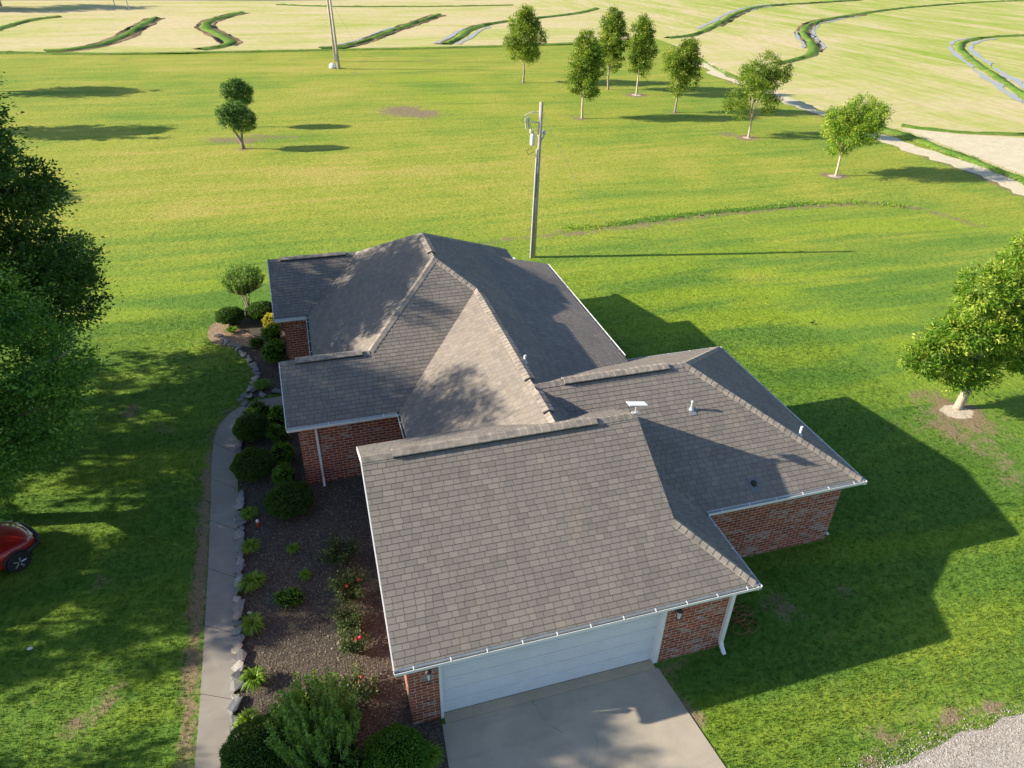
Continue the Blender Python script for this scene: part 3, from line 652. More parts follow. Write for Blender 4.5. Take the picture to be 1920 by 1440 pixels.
def perp(P0, P1, n_, sgn):
    t = np.array(P1, float) - np.array(P0, float); t /= np.linalg.norm(t); d_ = np.cross(t, n_); d_ /= np.linalg.norm(d_); return d_ * (1 if d_[2] < 0 else -1)
def hipcap(P0, P1, n1, n2, **k): cap(P0, P1, perp(P0, P1, np.array(n1, float), 1), perp(P0, P1, np.array(n2, float), 1), **k)
nF, nK, nW_, nE, nW3, nE5, nK4 = (0, -s1, 1), (0, s1, 1), (-s2, 0, 1), (s2, 0, 1), (-s3, 0, 1), (s5, 0, 1), (0, s4, 1)
cap((0, GY, zP), (PX_, GY, zP), F_, K_); vent((.75, GY, zP), (6.1, GY, zP), F_, K_)
cap((UX, 4.6, zU), (UX, yU, zU), W_, Ea); vent((UX, 7.0, zU), (UX, 12.9, zU), W_, Ea); vent((UX, 5.3, zU), (UX, 6.3, zU), W_, Ea)
cap((TX, yS, zS), (TX, TY, zS), sd(-1, 0, s3), Ea); vent((TX, yS + .5, zS), (TX, TY - .2, zS), sd(-1, 0, s3), Ea)
cap((LX1, LY1, E_ + s1 * (LY1 - LY0)), (XK, LY1, E_ + s1 * (LY1 - LY0)), F_, K_); vent((LX1 + .5, LY1, E_ + s1 * (LY1 - LY0)), (XK - .25, LY1, E_ + s1 * (LY1 - LY0)), F_, K_)
cap((LX3, QY1, zQ), (XV, QY1, zQ), F_, sd(0, 1, s4)); vent((LX3 + .5, QY1, zQ), (XV - .5, QY1, zQ), F_, sd(0, 1, s4))
cap((UX, WY, zW), (RX, WY, zW), F_, K_); vent((UX + .9, WY, zW), (RX - .6, WY, zW), F_, K_)
hz = .05
hipcap((GX - .1, .1, E_ + .1 * s1), (PX_, yK, E_ + s1 * yK), nF, nE)
hipcap((WX - .1, CY0 + .1, E_ + .1 * s1), (RX, WY, zW), nF, nE5); hipcap((WX - .1, CY0 + 2 * WD - .1, E_ + .1 * s1), (RX, WY, zW), nK, nE5)
hipcap((XK, LY1, E_ + s1 * (LY1 - LY0)), (TX, yS, zS), nF, nW3); hipcap((UX, yU, zU), (TX, yS, zS), nF, nE)
hipcap((XV, QY1, zQ), (TX, TY, zS), nK4, nW3); hipcap((XE, YB, E_), (TX, TY, zS), nK4, nE)

# walls
def wallbox(a, b): w__ = MB(); w__.box(a, b); w__.build('wall', M['brick_dark'], house, uv=True)
wb = MB(); T_ = E_ - .10
DL, DR, DH = 1.02, 6.50, 2.18
wb.box((.3, OH + .2, 0), (GX - OH, 7.6, T_)); wb.box((.3, OH, 0), (DL, OH + .2, T_)); wb.box((DR, OH, 0), (GX - OH, OH + .2, T_)); wb.box((DL, OH, DH), (DR, OH + .2, T_))
wallbox((LX1 + .3, LY0 + OH, 0), (4, 13.35, T_)); wallbox((LX0 + OH, 5.0, 0), (XE - .42, 9.85, T_)); wallbox((LX2 + OH, 9.851, 0), (XE - .42, YB - .4, T_))
wallbox((LX3 + .3, QY0 + OH, 0), (.2, YB - .38, T_));
w2 = MB(); w2.box((6, CY0 + OH, 0), (WX - OH, CY0 + 2 * WD - OH, T_)); w2.build('wall', M['brick'], house, uv=True)
def gable(x, y0, yr, y1, z0, zr, th=.15):
    g_ = MB(); g_.add([(x, y0, z0), (x, y1, z0), (x, yr, zr), (x + th, y0, z0), (x + th, y1, z0), (x + th, yr, zr)], [(0, 2, 1), (3, 4, 5), (0, 3, 5, 2), (1, 2, 5, 4)]); g_.build('gable_wall', M['brick_dark'], house, uv=True)
gable(.305, OH, GY, 7.6, T_, zP - .12); gable(LX1 + .305, LY0 + OH, LY1, 13.35, T_, E_ + s1 * (LY1 - LY0) - .13); gable(LX3 + .305, QY0 + OH, QY1, YB - .4, T_, zQ - .13)
wg = MB(); wg.add([(PX_ - .1, yK - .05, E_ + .2), (PX_ - .1, 7, E_ + .2), (PX_ - .1, 7, E_ + .4), (PX_ - .1, GYB, E_ + s1 * (2 * GY - GYB) - .05), (PX_ - .1, GY, zP - .05), (PX_ - .1, yK, E_ + s1 * yK - .05)], [(0, 1, 2, 3, 4, 5)]); wg.build('gable_wall', M['white'], house)
wall = wb.build('wall', M['brick'], house, uv=True)
sb = MB()
sb.box((LX1 + .297, LY0 + OH - .005, T_ - .28), (LX0 + OH, LY0 + OH + .05, T_ - .02)); sb.build('soldier_course', M['soldier'], wall, uv=True); sb = MB()
sb.box((LX3 + .297, QY0 + OH - .005, T_ - .28), (LX2 + OH, QY0 + OH + .05, T_ - .02))
sb.build('soldier_course', M['soldier'], wall, uv=True)
# soffits and rake boards
def soffit(a, b): m_ = MB(); m_.box(a, b); m_.build('soffit', M['white'], house)
zt = E_ - .10
soffit((.02, .1, zt), (GX - .1, OH + .3, zt + .02)); soffit((GX - OH - .1, .12, zt - .001), (GX - .1, CY0 + OH, zt + .018)); soffit((GX - .02, CY0 + .1, zt), (WX - .1, CY0 + OH + .2, zt + .02)); soffit((WX - OH - .1, CY0 + .12, zt - .001), (WX - .1, CY0 + 2 * WD - .1, zt + .018))
soffit((LX1 + .02, LY0 + .1, zt), (LX0 + .3, LY0 + OH + .2, zt + .02)); soffit((LX0 + .1, 6, zt - .001), (LX0 + .6, LY0 + .3, zt + .018)); soffit((LX3 + .02, QY0 + .1, zt), (LX2 + .3, QY0 + OH + .2, zt + .02)); soffit((LX2 + .1, 13.3, zt - .001), (LX2 + .6, QY0 + .3, zt + .018))
soffit((XE - .6, 8, ZP - .103), (EX - .1, MY, ZP - .085)); soffit((8, CY0 + 2 * WD - OH - .1, zt), (WX - .1, CY0 + 2 * WD - .1, zt + .02))

def rake(x, y0, z0, y1, z1):
    m = MB(); m.add([(x - .012, y0, z0 - .13), (x + .012, y0, z0 - .13), (x + .012, y1, z1 - .13), (x - .012, y1, z1 - .13), (x - .012, y0, z0 + .004), (x + .012, y0, z0 + .004), (x + .012, y1, z1 + .004), (x - .012, y1, z1 + .004)],
                    [(0, 3, 2, 1), (4, 5, 6, 7), (0, 1, 5, 4), (1, 2, 6, 5), (2, 3, 7, 6), (3, 0, 4, 7)]); m.build('rake_board', M['white'], house)
rake(-.013, .06, E_ + .03, GY, zP); rake(-.013, GY, zP, GYB, E_ + s1 * (2 * GY - GYB))
rake(LX1 - .013, LY0 + .06, E_ + .03, LY1, E_ + s1 * (LY1 - LY0)); rake(LX1 - .013, LY1, E_ + s1 * (LY1 - LY0), 2 * LY1 - LY0, E_); rake(LX3 - .013, QY0 + .06, E_ + .03, QY1, zQ); rake(LX3 - .013, QY1, zQ, YB, E_)
m = MB(); m.box((.0, GYB + .0, E_ + s1 * (2 * GY - GYB) - .16), (LX0 + 2, GYB + .025, E_ + s1 * (2 * GY - GYB) - .02)); m.build('fascia', M['white'], house)
mb = MB(); mb.box((.3, GY, T_), (3.5, GYB - .25, E_ + s1 * (2 * GY - GYB) - .1)); mb.build('wall', M['brick_dark'], house, uv=True)

# gutters: open-topped channel, outer lip on the line P0-P1
def gutter(P0, P1, out, ends=(1, 1)):
    P0, P1, out = np.array(P0, float), np.array(P1, float), np.array([*out, 0.], float); up = np.array([0, 0, 1.]); t = (P1 - P0); Ld = np.linalg.norm(t); t /= Ld
    prof = [(0, -.0), (-.012, 0), (-.012, -.095), (-.098, -.095), (-.098, .0), (-.11, .0), (-.11, -.11), (-.02, -.11), (0, -.06)]
    V = [tuple(p + out * a + up * b) for p in (P0, P1) for a, b in prof]; n_ = len(prof)
    F = [(i, (i + 1) % n_, n_ + (i + 1) % n_, n_ + i) for i in range(n_)] + [tuple(range(n_)), tuple(range(2 * n_ - 1, n_ - 1, -1))]
    me = mesh('gutter', V, F); bm = bmesh.new(); bm.from_mesh(me); bmesh.ops.recalc_face_normals(bm, faces=bm.faces[:]); bm.to_mesh(me); bm.free()
    g_ = ob('gutter', me, M['white'], house)
    V = [tuple(p + out * a - up * .085) for p in (P0, P1) for a in (-.0125, -.0975)]; ob('gutter_inner', mesh('gutter_inner', V, [(0, 1, 3, 2)]), M['gut_in'], g_)  # dark olive sheet laid just above the channel floor
    m = MB(); k = max(1, int(Ld / .75))
    for i in range(k):
        c_ = P0 + t * (Ld * (i + .5) / k); a = c_ - t * .011 + up * .0; b_ = c_ + t * .011
        V = [tuple(q + out * o_ + up * h) for o_, h in ((.002, .006), (-.115, .028)) for q in (a, b_)] + [tuple(q + out * o_ + up * (h - .006)) for o_, h in ((.002, .006), (-.115, .028)) for q in (a, b_)]
        m = MB(); m.add(V, [(0, 1, 3, 2), (4, 6, 7, 5), (0, 4, 5, 1), (0, 2, 6, 4), (1, 5, 7, 3), (2, 3, 7, 6)]); m.build('gutter_hanger', M['white'], g_)
    for e_, p in zip(ends, (P0, P1)):
        if e_: 
            s_ = -1 if p is P0 else 1; q = p + t * .003 * s_; V = [tuple(q + out * a + up * b) for a, b in ((0, 0), (-.11, 0), (-.11, -.11), (-.02, -.11), (0, -.06))]; ob('end_cap', mesh('end_cap', V, [(0, 1, 2, 3, 4)]), M['white'], g_)
gz = E_ + .012
gutter((-.01, -.02, gz), (GX + .02, -.02, gz), (0, -1)); gutter((GX + .02, -.02, gz), (GX + .02, CY0 - .02, gz), (1, 0), (0, 0))
gutter((GX + .02, CY0 - .02, gz), (WX + .02, CY0 - .02, gz), (0, -1), (0, 1)); gutter((WX + .02, CY0 - .02, gz), (WX + .02, CY0 + 2 * WD + .02, gz), (1, 0)); gutter((WX + .02, CY0 + 2 * WD + .02, gz), (9.6, CY0 + 2 * WD + .02, gz), (0, 1))
gutter((LX1 - .01, LY0 - .02, gz), (LX0 - .02, LY0 - .02, gz), (0, -1)); gutter((LX0 - .02, LY0 - .02, gz), (LX0 - .02, GYB + .3, gz), (-1, 0)); gutter((LX3 - .01, QY0 - .02, gz), (LX2 - .02, QY0 - .02, gz), (0, -1)); gutter((LX2 - .02, QY0 - .02, gz), (LX2 - .02, 2 * LY1 - LY0, gz), (-1, 0))
gutter((EX + .02, CY0 + 2 * WD - .5, ZP + .012), (EX + .02, MY, ZP + .012), (1, 0)); gutter((XE + .02, MY, gz), (XE + .02, YB, gz), (1, 0))
def spout(x, y, ztop, wx_=.075, kick=(0, -1), up_to=None):
    """square downspout against a wall with an elbow at the foot"""
    m = MB(); a, b = wx_ / 2, .05
    def ring(c_, nx_=(1, 0), h=b):
        return [(c_[0] - a, c_[1] - h, c_[2]), (c_[0] + a, c_[1] - h, c_[2]), (c_[0] + a, c_[1] + h, c_[2]), (c_[0] - a, c_[1] + h, c_[2])]
    kx, ky = kick
    C_ = [(x + kx * .0, y - .26, ztop), (x, y - .05, ztop - .28), (x, y - .05, .30), (x + kx * .05, y - .05 + ky * .05, .20), (x + kx * .22, y - .05 + ky * .22, .07)]
    V = []
    for c_ in C_: V += ring(c_)
    F = [(i * 4 + k, i * 4 + (k + 1) % 4, (i + 1) * 4 + (k + 1) % 4, (i + 1) * 4 + k) for i in range(4) for k in range(4)] + [(3, 2, 1, 0), (16, 17, 18, 19)]
    m.add(V, F); m.build('downspout', M['white'], house)
spout(LX1 + .3 + .55, LY0 + OH, E_ - .09); spout(GX - OH - .09, OH, E_ - .09, .1); spout(LX2 + .2, QY0 + OH, E_ - .09)
m = MB(); m.tube([(WX - OH + .06, CY0 + OH + .2, E_ - .2), (WX - OH + .06, CY0 + OH + .2, .2), (WX - OH + .2, CY0 + OH + .1, .06)], .045, 6); m.build('downspout', M['white'], house)
m = MB(); m.tube([(GX - OH + .05, OH + .15, .2), (GX - OH + .05, OH + .15, E_ - .2), (GX - .06, .2, E_ - .12)], .045, 6); m.build('downspout', M['white'], house)
m = MB(); m.tube([(GX - .04, CY0 + .05, E_ - .1), (GX - .04, CY0 + OH - .06, E_ - .35), (GX - .04, CY0 + OH - .06, .1)], .04, 6); m.build('downspout', M['white'], house)

for py_ in (11.2, 13.6, 16.0, 18.5):
    m = MB(); m.box((EX - .32, py_ - .07, 0), (EX - .18, py_ + .07, ZP - .105)); m.build('porch_post', M['white'], house)
# garage door
door = ob('garage_door', mesh('garage_door', [(DL, OH + .14, .04), (DR, OH + .14, .04), (DR, OH + .14, DH), (DL, OH + .14, DH)], [(0, 1, 2, 3)]), M['door'], house)
ph = (DH - .05) / 5
for k in range(5):
    m = MB(); z0 = .045 + k * ph
    m.box((DL + .02, OH + .095, z0), (DR - .02, OH + .135, z0 + ph - .012))
    for j in range(8):
        x0 = DL + .08 + j * (DR - DL - .1) / 8; m.box((x0, OH + .087, z0 + .09), (x0 + (DR - DL - .1) / 8 - .1, OH + .095, z0 + ph - .1))
    o = m.build('door_panel', M['door'], door); bv = o.modifiers.new('b', 'BEVEL'); bv.width = .006; bv.segments = 2
m = MB(); m.box((DL, OH - .012, 0), (DL + .02, OH + .19, DH)); m.box((DR - .02, OH - .012, 0), (DR, OH + .19, DH)); m.box((DL + .02, OH - .012, DH - .02), (DR - .02, OH + .19, DH)); m.box((DR + .001, OH - .022, 0), (DR + .11, OH - .001, DH + .08)); m.box((DL - .05, OH - .022, 0), (DL - .001, OH - .001, DH + .08)); m.build('door_frame', M['white'], house)
m = MB(); m.box((DL + .021, .20, .0), (DR - .021, OH + .085, .044)); m.build('door_sill', M['step'], house)
def lamp(x):
    l_ = MB(); l_.box((x - .05, OH - .03, 1.93), (x + .05, OH - .002, 2.12)); l_.box((x - .012, OH - .14, 2.04), (x + .012, OH - .03, 2.065)); l_.lathe([(.02, 2.13), (.075, 2.07), (.078, 2.055), (.0, 2.055)], 8, (x, OH - .15, 0)); l_.lathe([(.045, 1.80), (.05, 1.78), (.02, 1.76), (0, 1.755)], 8, (x, OH - .15, 0))
    for a in range(4):
        q = math.pi / 4 + a * math.pi / 2; l_.tube([(x + .045 * math.cos(q), OH - .15 + .045 * math.sin(q), 1.80), (x + .068 * math.cos(q), OH - .15 + .068 * math.sin(q), 2.055)], .006, 4)
    lo = l_.build('wall_lamp', M['dark'], house); g_ = MB(); g_.lathe([(.036, 1.80), (.060, 2.05)], 8, (x, OH - .15, 0)); g_.build('lamp_glass', M['glass'], lo)
lamp(.72); lamp(6.86)
# roof pipes
def on_plane(px, py, nrm, p0):
    d = FW * FPX + RT * (px - 960) + DN * (py - 720); nrm = np.array(nrm, float); return CAM + d * (((np.array(p0) - CAM) @ nrm) / (d @ nrm))
def pipe(c_, r_, h, name='vent_pipe', mat='plastic', cone=True):
    m = MB(); m.lathe([(r_ + .045, -.03), (r_ + .04, .02), (r_ + .01, .06), (r_ + .006, .065)], 14, c_) if cone else None; o = m.build('pipe_boot', M['steel'], house, smooth=True) if cone else None
    m = MB(); m.lathe([(r_, -.05), (r_, h), (r_ * .8, h), (r_ * .8, h - .05)], 14, c_); m.build(name, M[mat], house)
c_ = on_plane(1296, 768, nF, (0, CY0, E_)); pipe(c_, .035, .26, mat='steel'); m = MB(); m.lathe([(.03, .25), (.048, .26), (.048, .30), (.02, .315)], 12, c_); m.build('pipe_cap', M['steel'], house)
m = MB(); q = [(-.11, -.12), (.11, -.12), (.11, .12), (-.11, .12)]; m.add([(c_[0] + a, c_[1] + b - .06, c_[2] + s1 * (b - .06) + .022) for a, b in q] + [(c_[0] + a, c_[1] + b - .06, c_[2] + s1 * (b - .06) + .012) for a, b in q], [(0, 1, 2, 3), (0, 4, 5, 1), (1, 5, 6, 2), (2, 6, 7, 3), (3, 7, 4, 0)]); m.build('flashing', M['grey_tin'], house)
c_ = on_plane(1413, 908, nF, (0, CY0, E_)); m = MB(); m.lathe([(.085, -.05), (.085, .07), (.06, .10), (0, .11)], 14, c_); m.build('roof_vent', M['dark'], house, smooth=True)
m = MB(); m.add([(c_[0] + a, c_[1] + b, c_[2] + s1 * b + .022) for a, b in ((-.15, -.22), (.15, -.22), (.15, .15), (-.15, .15))], [(0, 1, 2, 3)]); m.build('flashing', plain('dull_flashing', (.16, .17, .19), .6), house)
c_ = on_plane(1499, 816, nE5, (WX, 0, E_)); pipe(c_, .035, .32, mat='white')
c_ = on_plane(984, 680, nE, (XE, 0, E_)); pipe(c_, .04, .26, mat='white')

# satellite dish on the ridge end
c_ = np.array([PX_ - .02, GY + .02, zP + .03]); di = tag(empty('satellite_dish', c_), 'flat white rectangular satellite dish on a short mast at the garage ridge end', 'satellite dish')
m = MB(); m.box((-.10, -.05, -.02), (.10, .05, .012)); m.build('mount', M['steel'], di)
m = MB(); m.tube([(0, 0, 0), (0, 0, .17), (.03, .02, .22)], .018, 8); m.build('mast', M['steel'], di)
m = MB(); m.box((-.255, -.155, 0), (.255, .155, .03)); o = m.build('panel', M['white'], di); o.location = (.03, .03, .24); o.rotation_euler = (math.radians(-14), math.radians(4), math.radians(-8)); bv = o.modifiers.new('b', 'BEVEL'); bv.width = .012; bv.segments = 3

# ------------------------------------------------------------------ foliage tools
def leaf_quads(C, D, up, size, asp=.45, r=None):
    """C centres (n,3), D leaf axis, up approx normal, size (n,)"""
    D = D / (np.linalg.norm(D, axis=1)[:, None] + 1e-9); W = np.cross(D, up); W /= np.linalg.norm(W, axis=1)[:, None] + 1e-9
    a = D * size[:, None] * .5; b = W * size[:, None] * asp * .5
    V = np.stack([C - a, C + b - a * .1, C + a, C - b - a * .1], 1).reshape(-1, 3)
    F = np.arange(len(C) * 4).reshape(-1, 4); return V, F
def unit(v): return v / (np.linalg.norm(v, axis=-1, keepdims=True) + 1e-9)
def crown(r, blobs, n, size, clump=.30, asp=.5, twigs=None, lit=1.0, flat=.75):
    """blobs: (x,y,z,rx,ry,rz). Twig clusters sit mostly on blob surfaces; leaves scatter round each twig tip."""
    B = np.array(blobs, float); vol = (B[:, 3] * B[:, 4] + B[:, 4] * B[:, 5] + B[:, 3] * B[:, 5]); pr = vol / vol.sum()
    nt_ = twigs or max(12, n // 42); k = r.choice(len(B), nt_, p=pr); d = unit(r.normal(0, 1, (nt_, 3)))
    rad = 1 - np.abs(r.normal(0, .22, nt_)); rad = np.clip(rad, .15, 1.12); T = B[k, :3] + d * B[k, 3:6] * rad[:, None]
    per = n // nt_; idx = np.repeat(np.arange(nt_), per); cl = clump * r.uniform(.6, 1.35, nt_)[idx][:, None]
    off = r.normal(0, 1, (len(idx), 3)) * np.array([1, 1, flat]) * cl * .55; C = T[idx] + off
    outd = unit(d[idx] * 1.0 + unit(off) * .8 + r.normal(0, .5, (len(idx), 3))); D = unit(outd + np.array([0, 0, -.15]) + r.normal(0, .35, outd.shape))
    up = unit(unit(d[idx] + np.array([0, 0, .8])) + r.normal(0, .55, D.shape)); sz = size * r.uniform(.65, 1.3, len(idx))
    V, F = leaf_quads(C, D, up, sz, asp)
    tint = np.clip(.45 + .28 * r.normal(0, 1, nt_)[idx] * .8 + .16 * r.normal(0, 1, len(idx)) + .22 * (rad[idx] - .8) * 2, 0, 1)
    return V, F, tint, T
def leaf_obj(name, V, F, tint, mat, parent, loc=None):
    me = mesh(name, V, F); fattr(me, 'tint', tint, 'FACE'); return ob(name, me, mat, parent, loc)
def limbs(m, r, base, tips, r0, split_h, n_=7, sway=.12):
    """tapered trunk to split_h then limbs toward chosen tips"""
    b = np.array(base, float); sp = b + np.array([r.normal(0, sway), r.normal(0, sway), split_h])
    m.tube([b - [0, 0, .08], b + [0, 0, .12], b * .5 + sp * .5 + [r.normal(0, sway * .3), r.normal(0, sway * .3), 0], sp], [r0 * 1.5, r0 * 1.08, r0 * .9, r0 * .75], 9)
    for t in tips:
        t = np.array(t, float); mid = sp * .5 + t * .5 + np.array([r.normal(0, .15), r.normal(0, .15), .25 * np.linalg.norm(t - sp) * .3])
        m.tube([sp - [0, 0, .05], sp * .75 + mid * .25, mid, t], [r0 * .5, r0 * .42, r0 * .25, r0 * .07], 6)
def make_tree(kind, seed, h, rad, trunk_h, n, size, mat, bark, label, cat, group, loc, shape='oval', r0=.11, clump=.34, lean=(0, 0), stems=1, asp=.5):
    r = np.random.default_rng(seed); t = tag(empty(kind, loc), label, cat, group); blobs = []
    H = h - trunk_h
    if shape == 'upright':
        for k in range(12):
            f = (k + .5) / 12; a = k * 2.4; q = rad * (math.sin(math.pi * min(1, f * .9 + .13)) ** .8) * .55; z = trunk_h + H * (.10 + .78 * f)
            blobs.append((q * math.cos(a), q * math.sin(a), z, rad * .40, rad * .40, H * .15))
        blobs.append((0, 0, trunk_h + H * .5, rad * .5, rad * .5, H * .42))
    elif shape == 'round':
        for k in range(13):
            d = unit(r.normal(0, 1, 3)); blobs.append((d[0] * rad * .55, d[1] * rad * .55, trunk_h + H * .5 + d[2] * H * .3, rad * .45, rad * .45, H * .22))
        blobs.append((0, 0, trunk_h + H * .5, rad * .6, rad * .6, H * .36))
    elif shape == 'loose':
        for k in range(9):
            a = r.uniform(0, 6.28); q = rad * r.uniform(.35, .8); blobs.append((q * math.cos(a), q * math.sin(a), trunk_h + H * r.uniform(.12, .75), rad * .32, rad * .32, H * .13))
        for k in range(4): a = k * 1.6; blobs.append((rad * .25 * math.cos(a), rad * .25 * math.sin(a), trunk_h + H * (.45 + .12 * k), rad * .33, rad * .33, H * .16))
    for k in range(5):
        a = r.uniform(0, 6.283); f = r.uniform(.15, .85); q = rad * (.85 if shape != 'upright' else .62 * math.sin(math.pi * (f * .8 + .15))); blobs.append((q * math.cos(a), q * math.sin(a), trunk_h + H * f, rad * .2, rad * .2, H * .08))
    blobs = [(b[0] + lean[0] * b[2] / h, b[1] + lean[1] * b[2] / h, *b[2:]) for b in blobs]
    V, F, ti, T = crown(r, blobs, n, size, clump, asp)
    leaf_obj('crown', V, F, ti, mat, t)
    m = MB(); tips = [T[i] * [.8, .8, .96] for i in r.choice(len(T), 9 + 4 * (shape != 'upright'))]
    limbs(m, r, (0, 0, 0), tips, r0, trunk_h * 1.05, sway=.08); m.build('trunk', bark, t, smooth=True)
    return t
def gl(px, py, z=0): q = G(px, py); return (q[0], q[1], z)
BG = 'young trees at the back of the lawn'
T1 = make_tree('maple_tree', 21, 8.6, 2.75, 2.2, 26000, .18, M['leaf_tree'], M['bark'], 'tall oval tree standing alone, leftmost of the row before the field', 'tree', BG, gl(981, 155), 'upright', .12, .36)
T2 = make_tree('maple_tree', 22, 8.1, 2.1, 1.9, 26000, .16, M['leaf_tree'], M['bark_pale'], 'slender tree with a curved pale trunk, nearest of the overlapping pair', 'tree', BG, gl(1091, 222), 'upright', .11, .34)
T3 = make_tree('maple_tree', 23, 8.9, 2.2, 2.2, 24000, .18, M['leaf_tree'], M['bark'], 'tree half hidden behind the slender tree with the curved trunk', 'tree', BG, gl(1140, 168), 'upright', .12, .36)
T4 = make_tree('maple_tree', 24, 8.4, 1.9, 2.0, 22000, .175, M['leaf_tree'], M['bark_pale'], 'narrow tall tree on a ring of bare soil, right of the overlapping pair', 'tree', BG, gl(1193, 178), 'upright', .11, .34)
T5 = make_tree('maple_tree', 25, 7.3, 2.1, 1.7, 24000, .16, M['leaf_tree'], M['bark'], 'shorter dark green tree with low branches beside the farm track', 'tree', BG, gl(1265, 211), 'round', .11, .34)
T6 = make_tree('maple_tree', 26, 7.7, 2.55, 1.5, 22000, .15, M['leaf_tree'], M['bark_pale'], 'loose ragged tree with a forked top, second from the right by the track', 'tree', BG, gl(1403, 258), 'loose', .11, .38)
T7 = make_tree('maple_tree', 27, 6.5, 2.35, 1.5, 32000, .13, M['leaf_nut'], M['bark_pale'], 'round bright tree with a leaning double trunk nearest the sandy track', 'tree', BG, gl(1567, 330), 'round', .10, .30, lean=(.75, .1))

# big nut tree on the right edge: hand placed blobs in the tree's own space
def nut_tree():
    r = np.random.default_rng(31); t = tag(empty('nut_tree', gl(1795, 765)), 'big bright green tree with a forked pale trunk on a patch of bare soil', 'tree')
    bl = [(-1.5, .2, 2.2, .9, .8, .6), (-.6, -.3, 1.9, .9, .8, .55), (.3, .0, 1.75, .7, .7, .5), (1.5, .2, 2.4, 1.0, .9, .8), (2.4, -.2, 2.0, .9, .8, .8), (-1.3, .1, 3.3, .8, .8, .6), (-.3, .2, 3.4, 1.1, 1.0, .9), (.9, -.1, 3.6, 1.2, 1.1, 1.0),
          (2.2, .1, 3.6, 1.1, 1.0, 1.0), (-.5, .3, 4.6, .9, .9, .8), (.7, .2, 5.0, 1.1, 1.0, .9), (1.9, 0, 5.1, 1.1, 1.0, .9), (1.2, .2, 5.9, .9, .9, .7), (2.3, .2, 6.1, .9, .9, .7), (3.2, 0, 5.0, 1.0, 1.0, .9), (3.4, .1, 3.4, 1.1, 1.0, 1.0), (2.0, 0, 4.2, 1.4, 1.2, 1.2), (-2.3, .1, 2.4, .6, .7, .45), (-1.9, .1, 2.9, .6, .6, .4)]
    bl = [(b[0] * 1.12 - .15, b[1] * 1.1, (b[2] - 1.5) * 1.13 + 1.55, b[3] * 1.12, b[4] * 1.12, b[5] * 1.12) for b in bl]
    V, F, ti, T = crown(r, bl, 82000, .145, .24, .36); leaf_obj('crown', V, F, ti, M['leaf_nut'], t)
    m = MB(); m.tube([(0, 0, -.1), (0, 0, .15), (.05, 0, 1.0), (.0, .05, 2.0), (.2, .1, 3.4), (.6, .2, 5)], [.20, .15, .13, .11, .08, .03], 10)
    m.tube([(.06, 0, .1), (.3, .05, .9), (.75, .1, 1.7), (1.5, .1, 2.8), (2.2, .1, 4.4)], [.14, .11, .09, .07, .03], 8); m.tube([(.75, .1, 1.7), (1.6, 0, 2.0), (2.6, -.1, 2.1), (3.3, 0, 2.6)], [.07, .055, .04, .02], 7)
    for b in bl: c_ = np.array(b[:3]); s_ = np.array([.1, .05, 1.9]) if c_[0] < .8 else np.array([1.2, .1, 2.4]); m.tube([s_, s_ * .5 + c_ * .5 + [0, 0, .1], c_], [.05, .035, .015], 5)
    m.build('trunk', M['bark_pale'], t, smooth=True)
nut_tree()

# two ball-shaped trees on the left of the lawn
def ball_tree(loc, balls, label, trunk, n=14000, seed=41):
    r = np.random.default_rng(seed); t = tag(empty('ball_tree', loc), label, 'tree', 'ball shaped trees on the open lawn')
    V, F, ti, T = crown(r, balls, n, .15, .2, .45, twigs=n // 22); leaf_obj('crown', V, F, ti, M['leaf_topiary'], t)
    m = MB()
    for tr in trunk: m.tube(tr[0], tr[1], 8)
    m.build('trunk', M['bark'], t, smooth=True)
ball_tree(gl(457, 279), [(-.65, 0, 2.55, 1.0, 1.0, .95), (.35, 0, 2.35, 1.05, 1.0, 1.0), (-.15, .2, 3.1, .9, .9, .6), (-1.1, 0, 2.95, .55, .6, .5)], 'near ball shaped glossy tree with a forked leaning trunk', [([(0, 0, -.1), (-.05, 0, .5), (-.5, 0, 1.5), (-.7, 0, 2.4)], [.17, .13, .09, .04]), ([(-.03, 0, .5), (.05, 0, 1.2), (.3, 0, 2.3)], [.11, .08, .04])])
ball_tree(gl(453, 238), [(-.25, 0, 3.1, .95, .95, .95), (.5, 0, 2.9, 1.0, 1.0, 1.0), (.1, 0, 3.6, .8, .8, .6)], 'far ball shaped glossy tree, its head just above the nearer one', [([(0, 0, -.1), (0, 0, 1.2), (.1, 0, 2.8)], [.14, .11, .05])], seed=42)

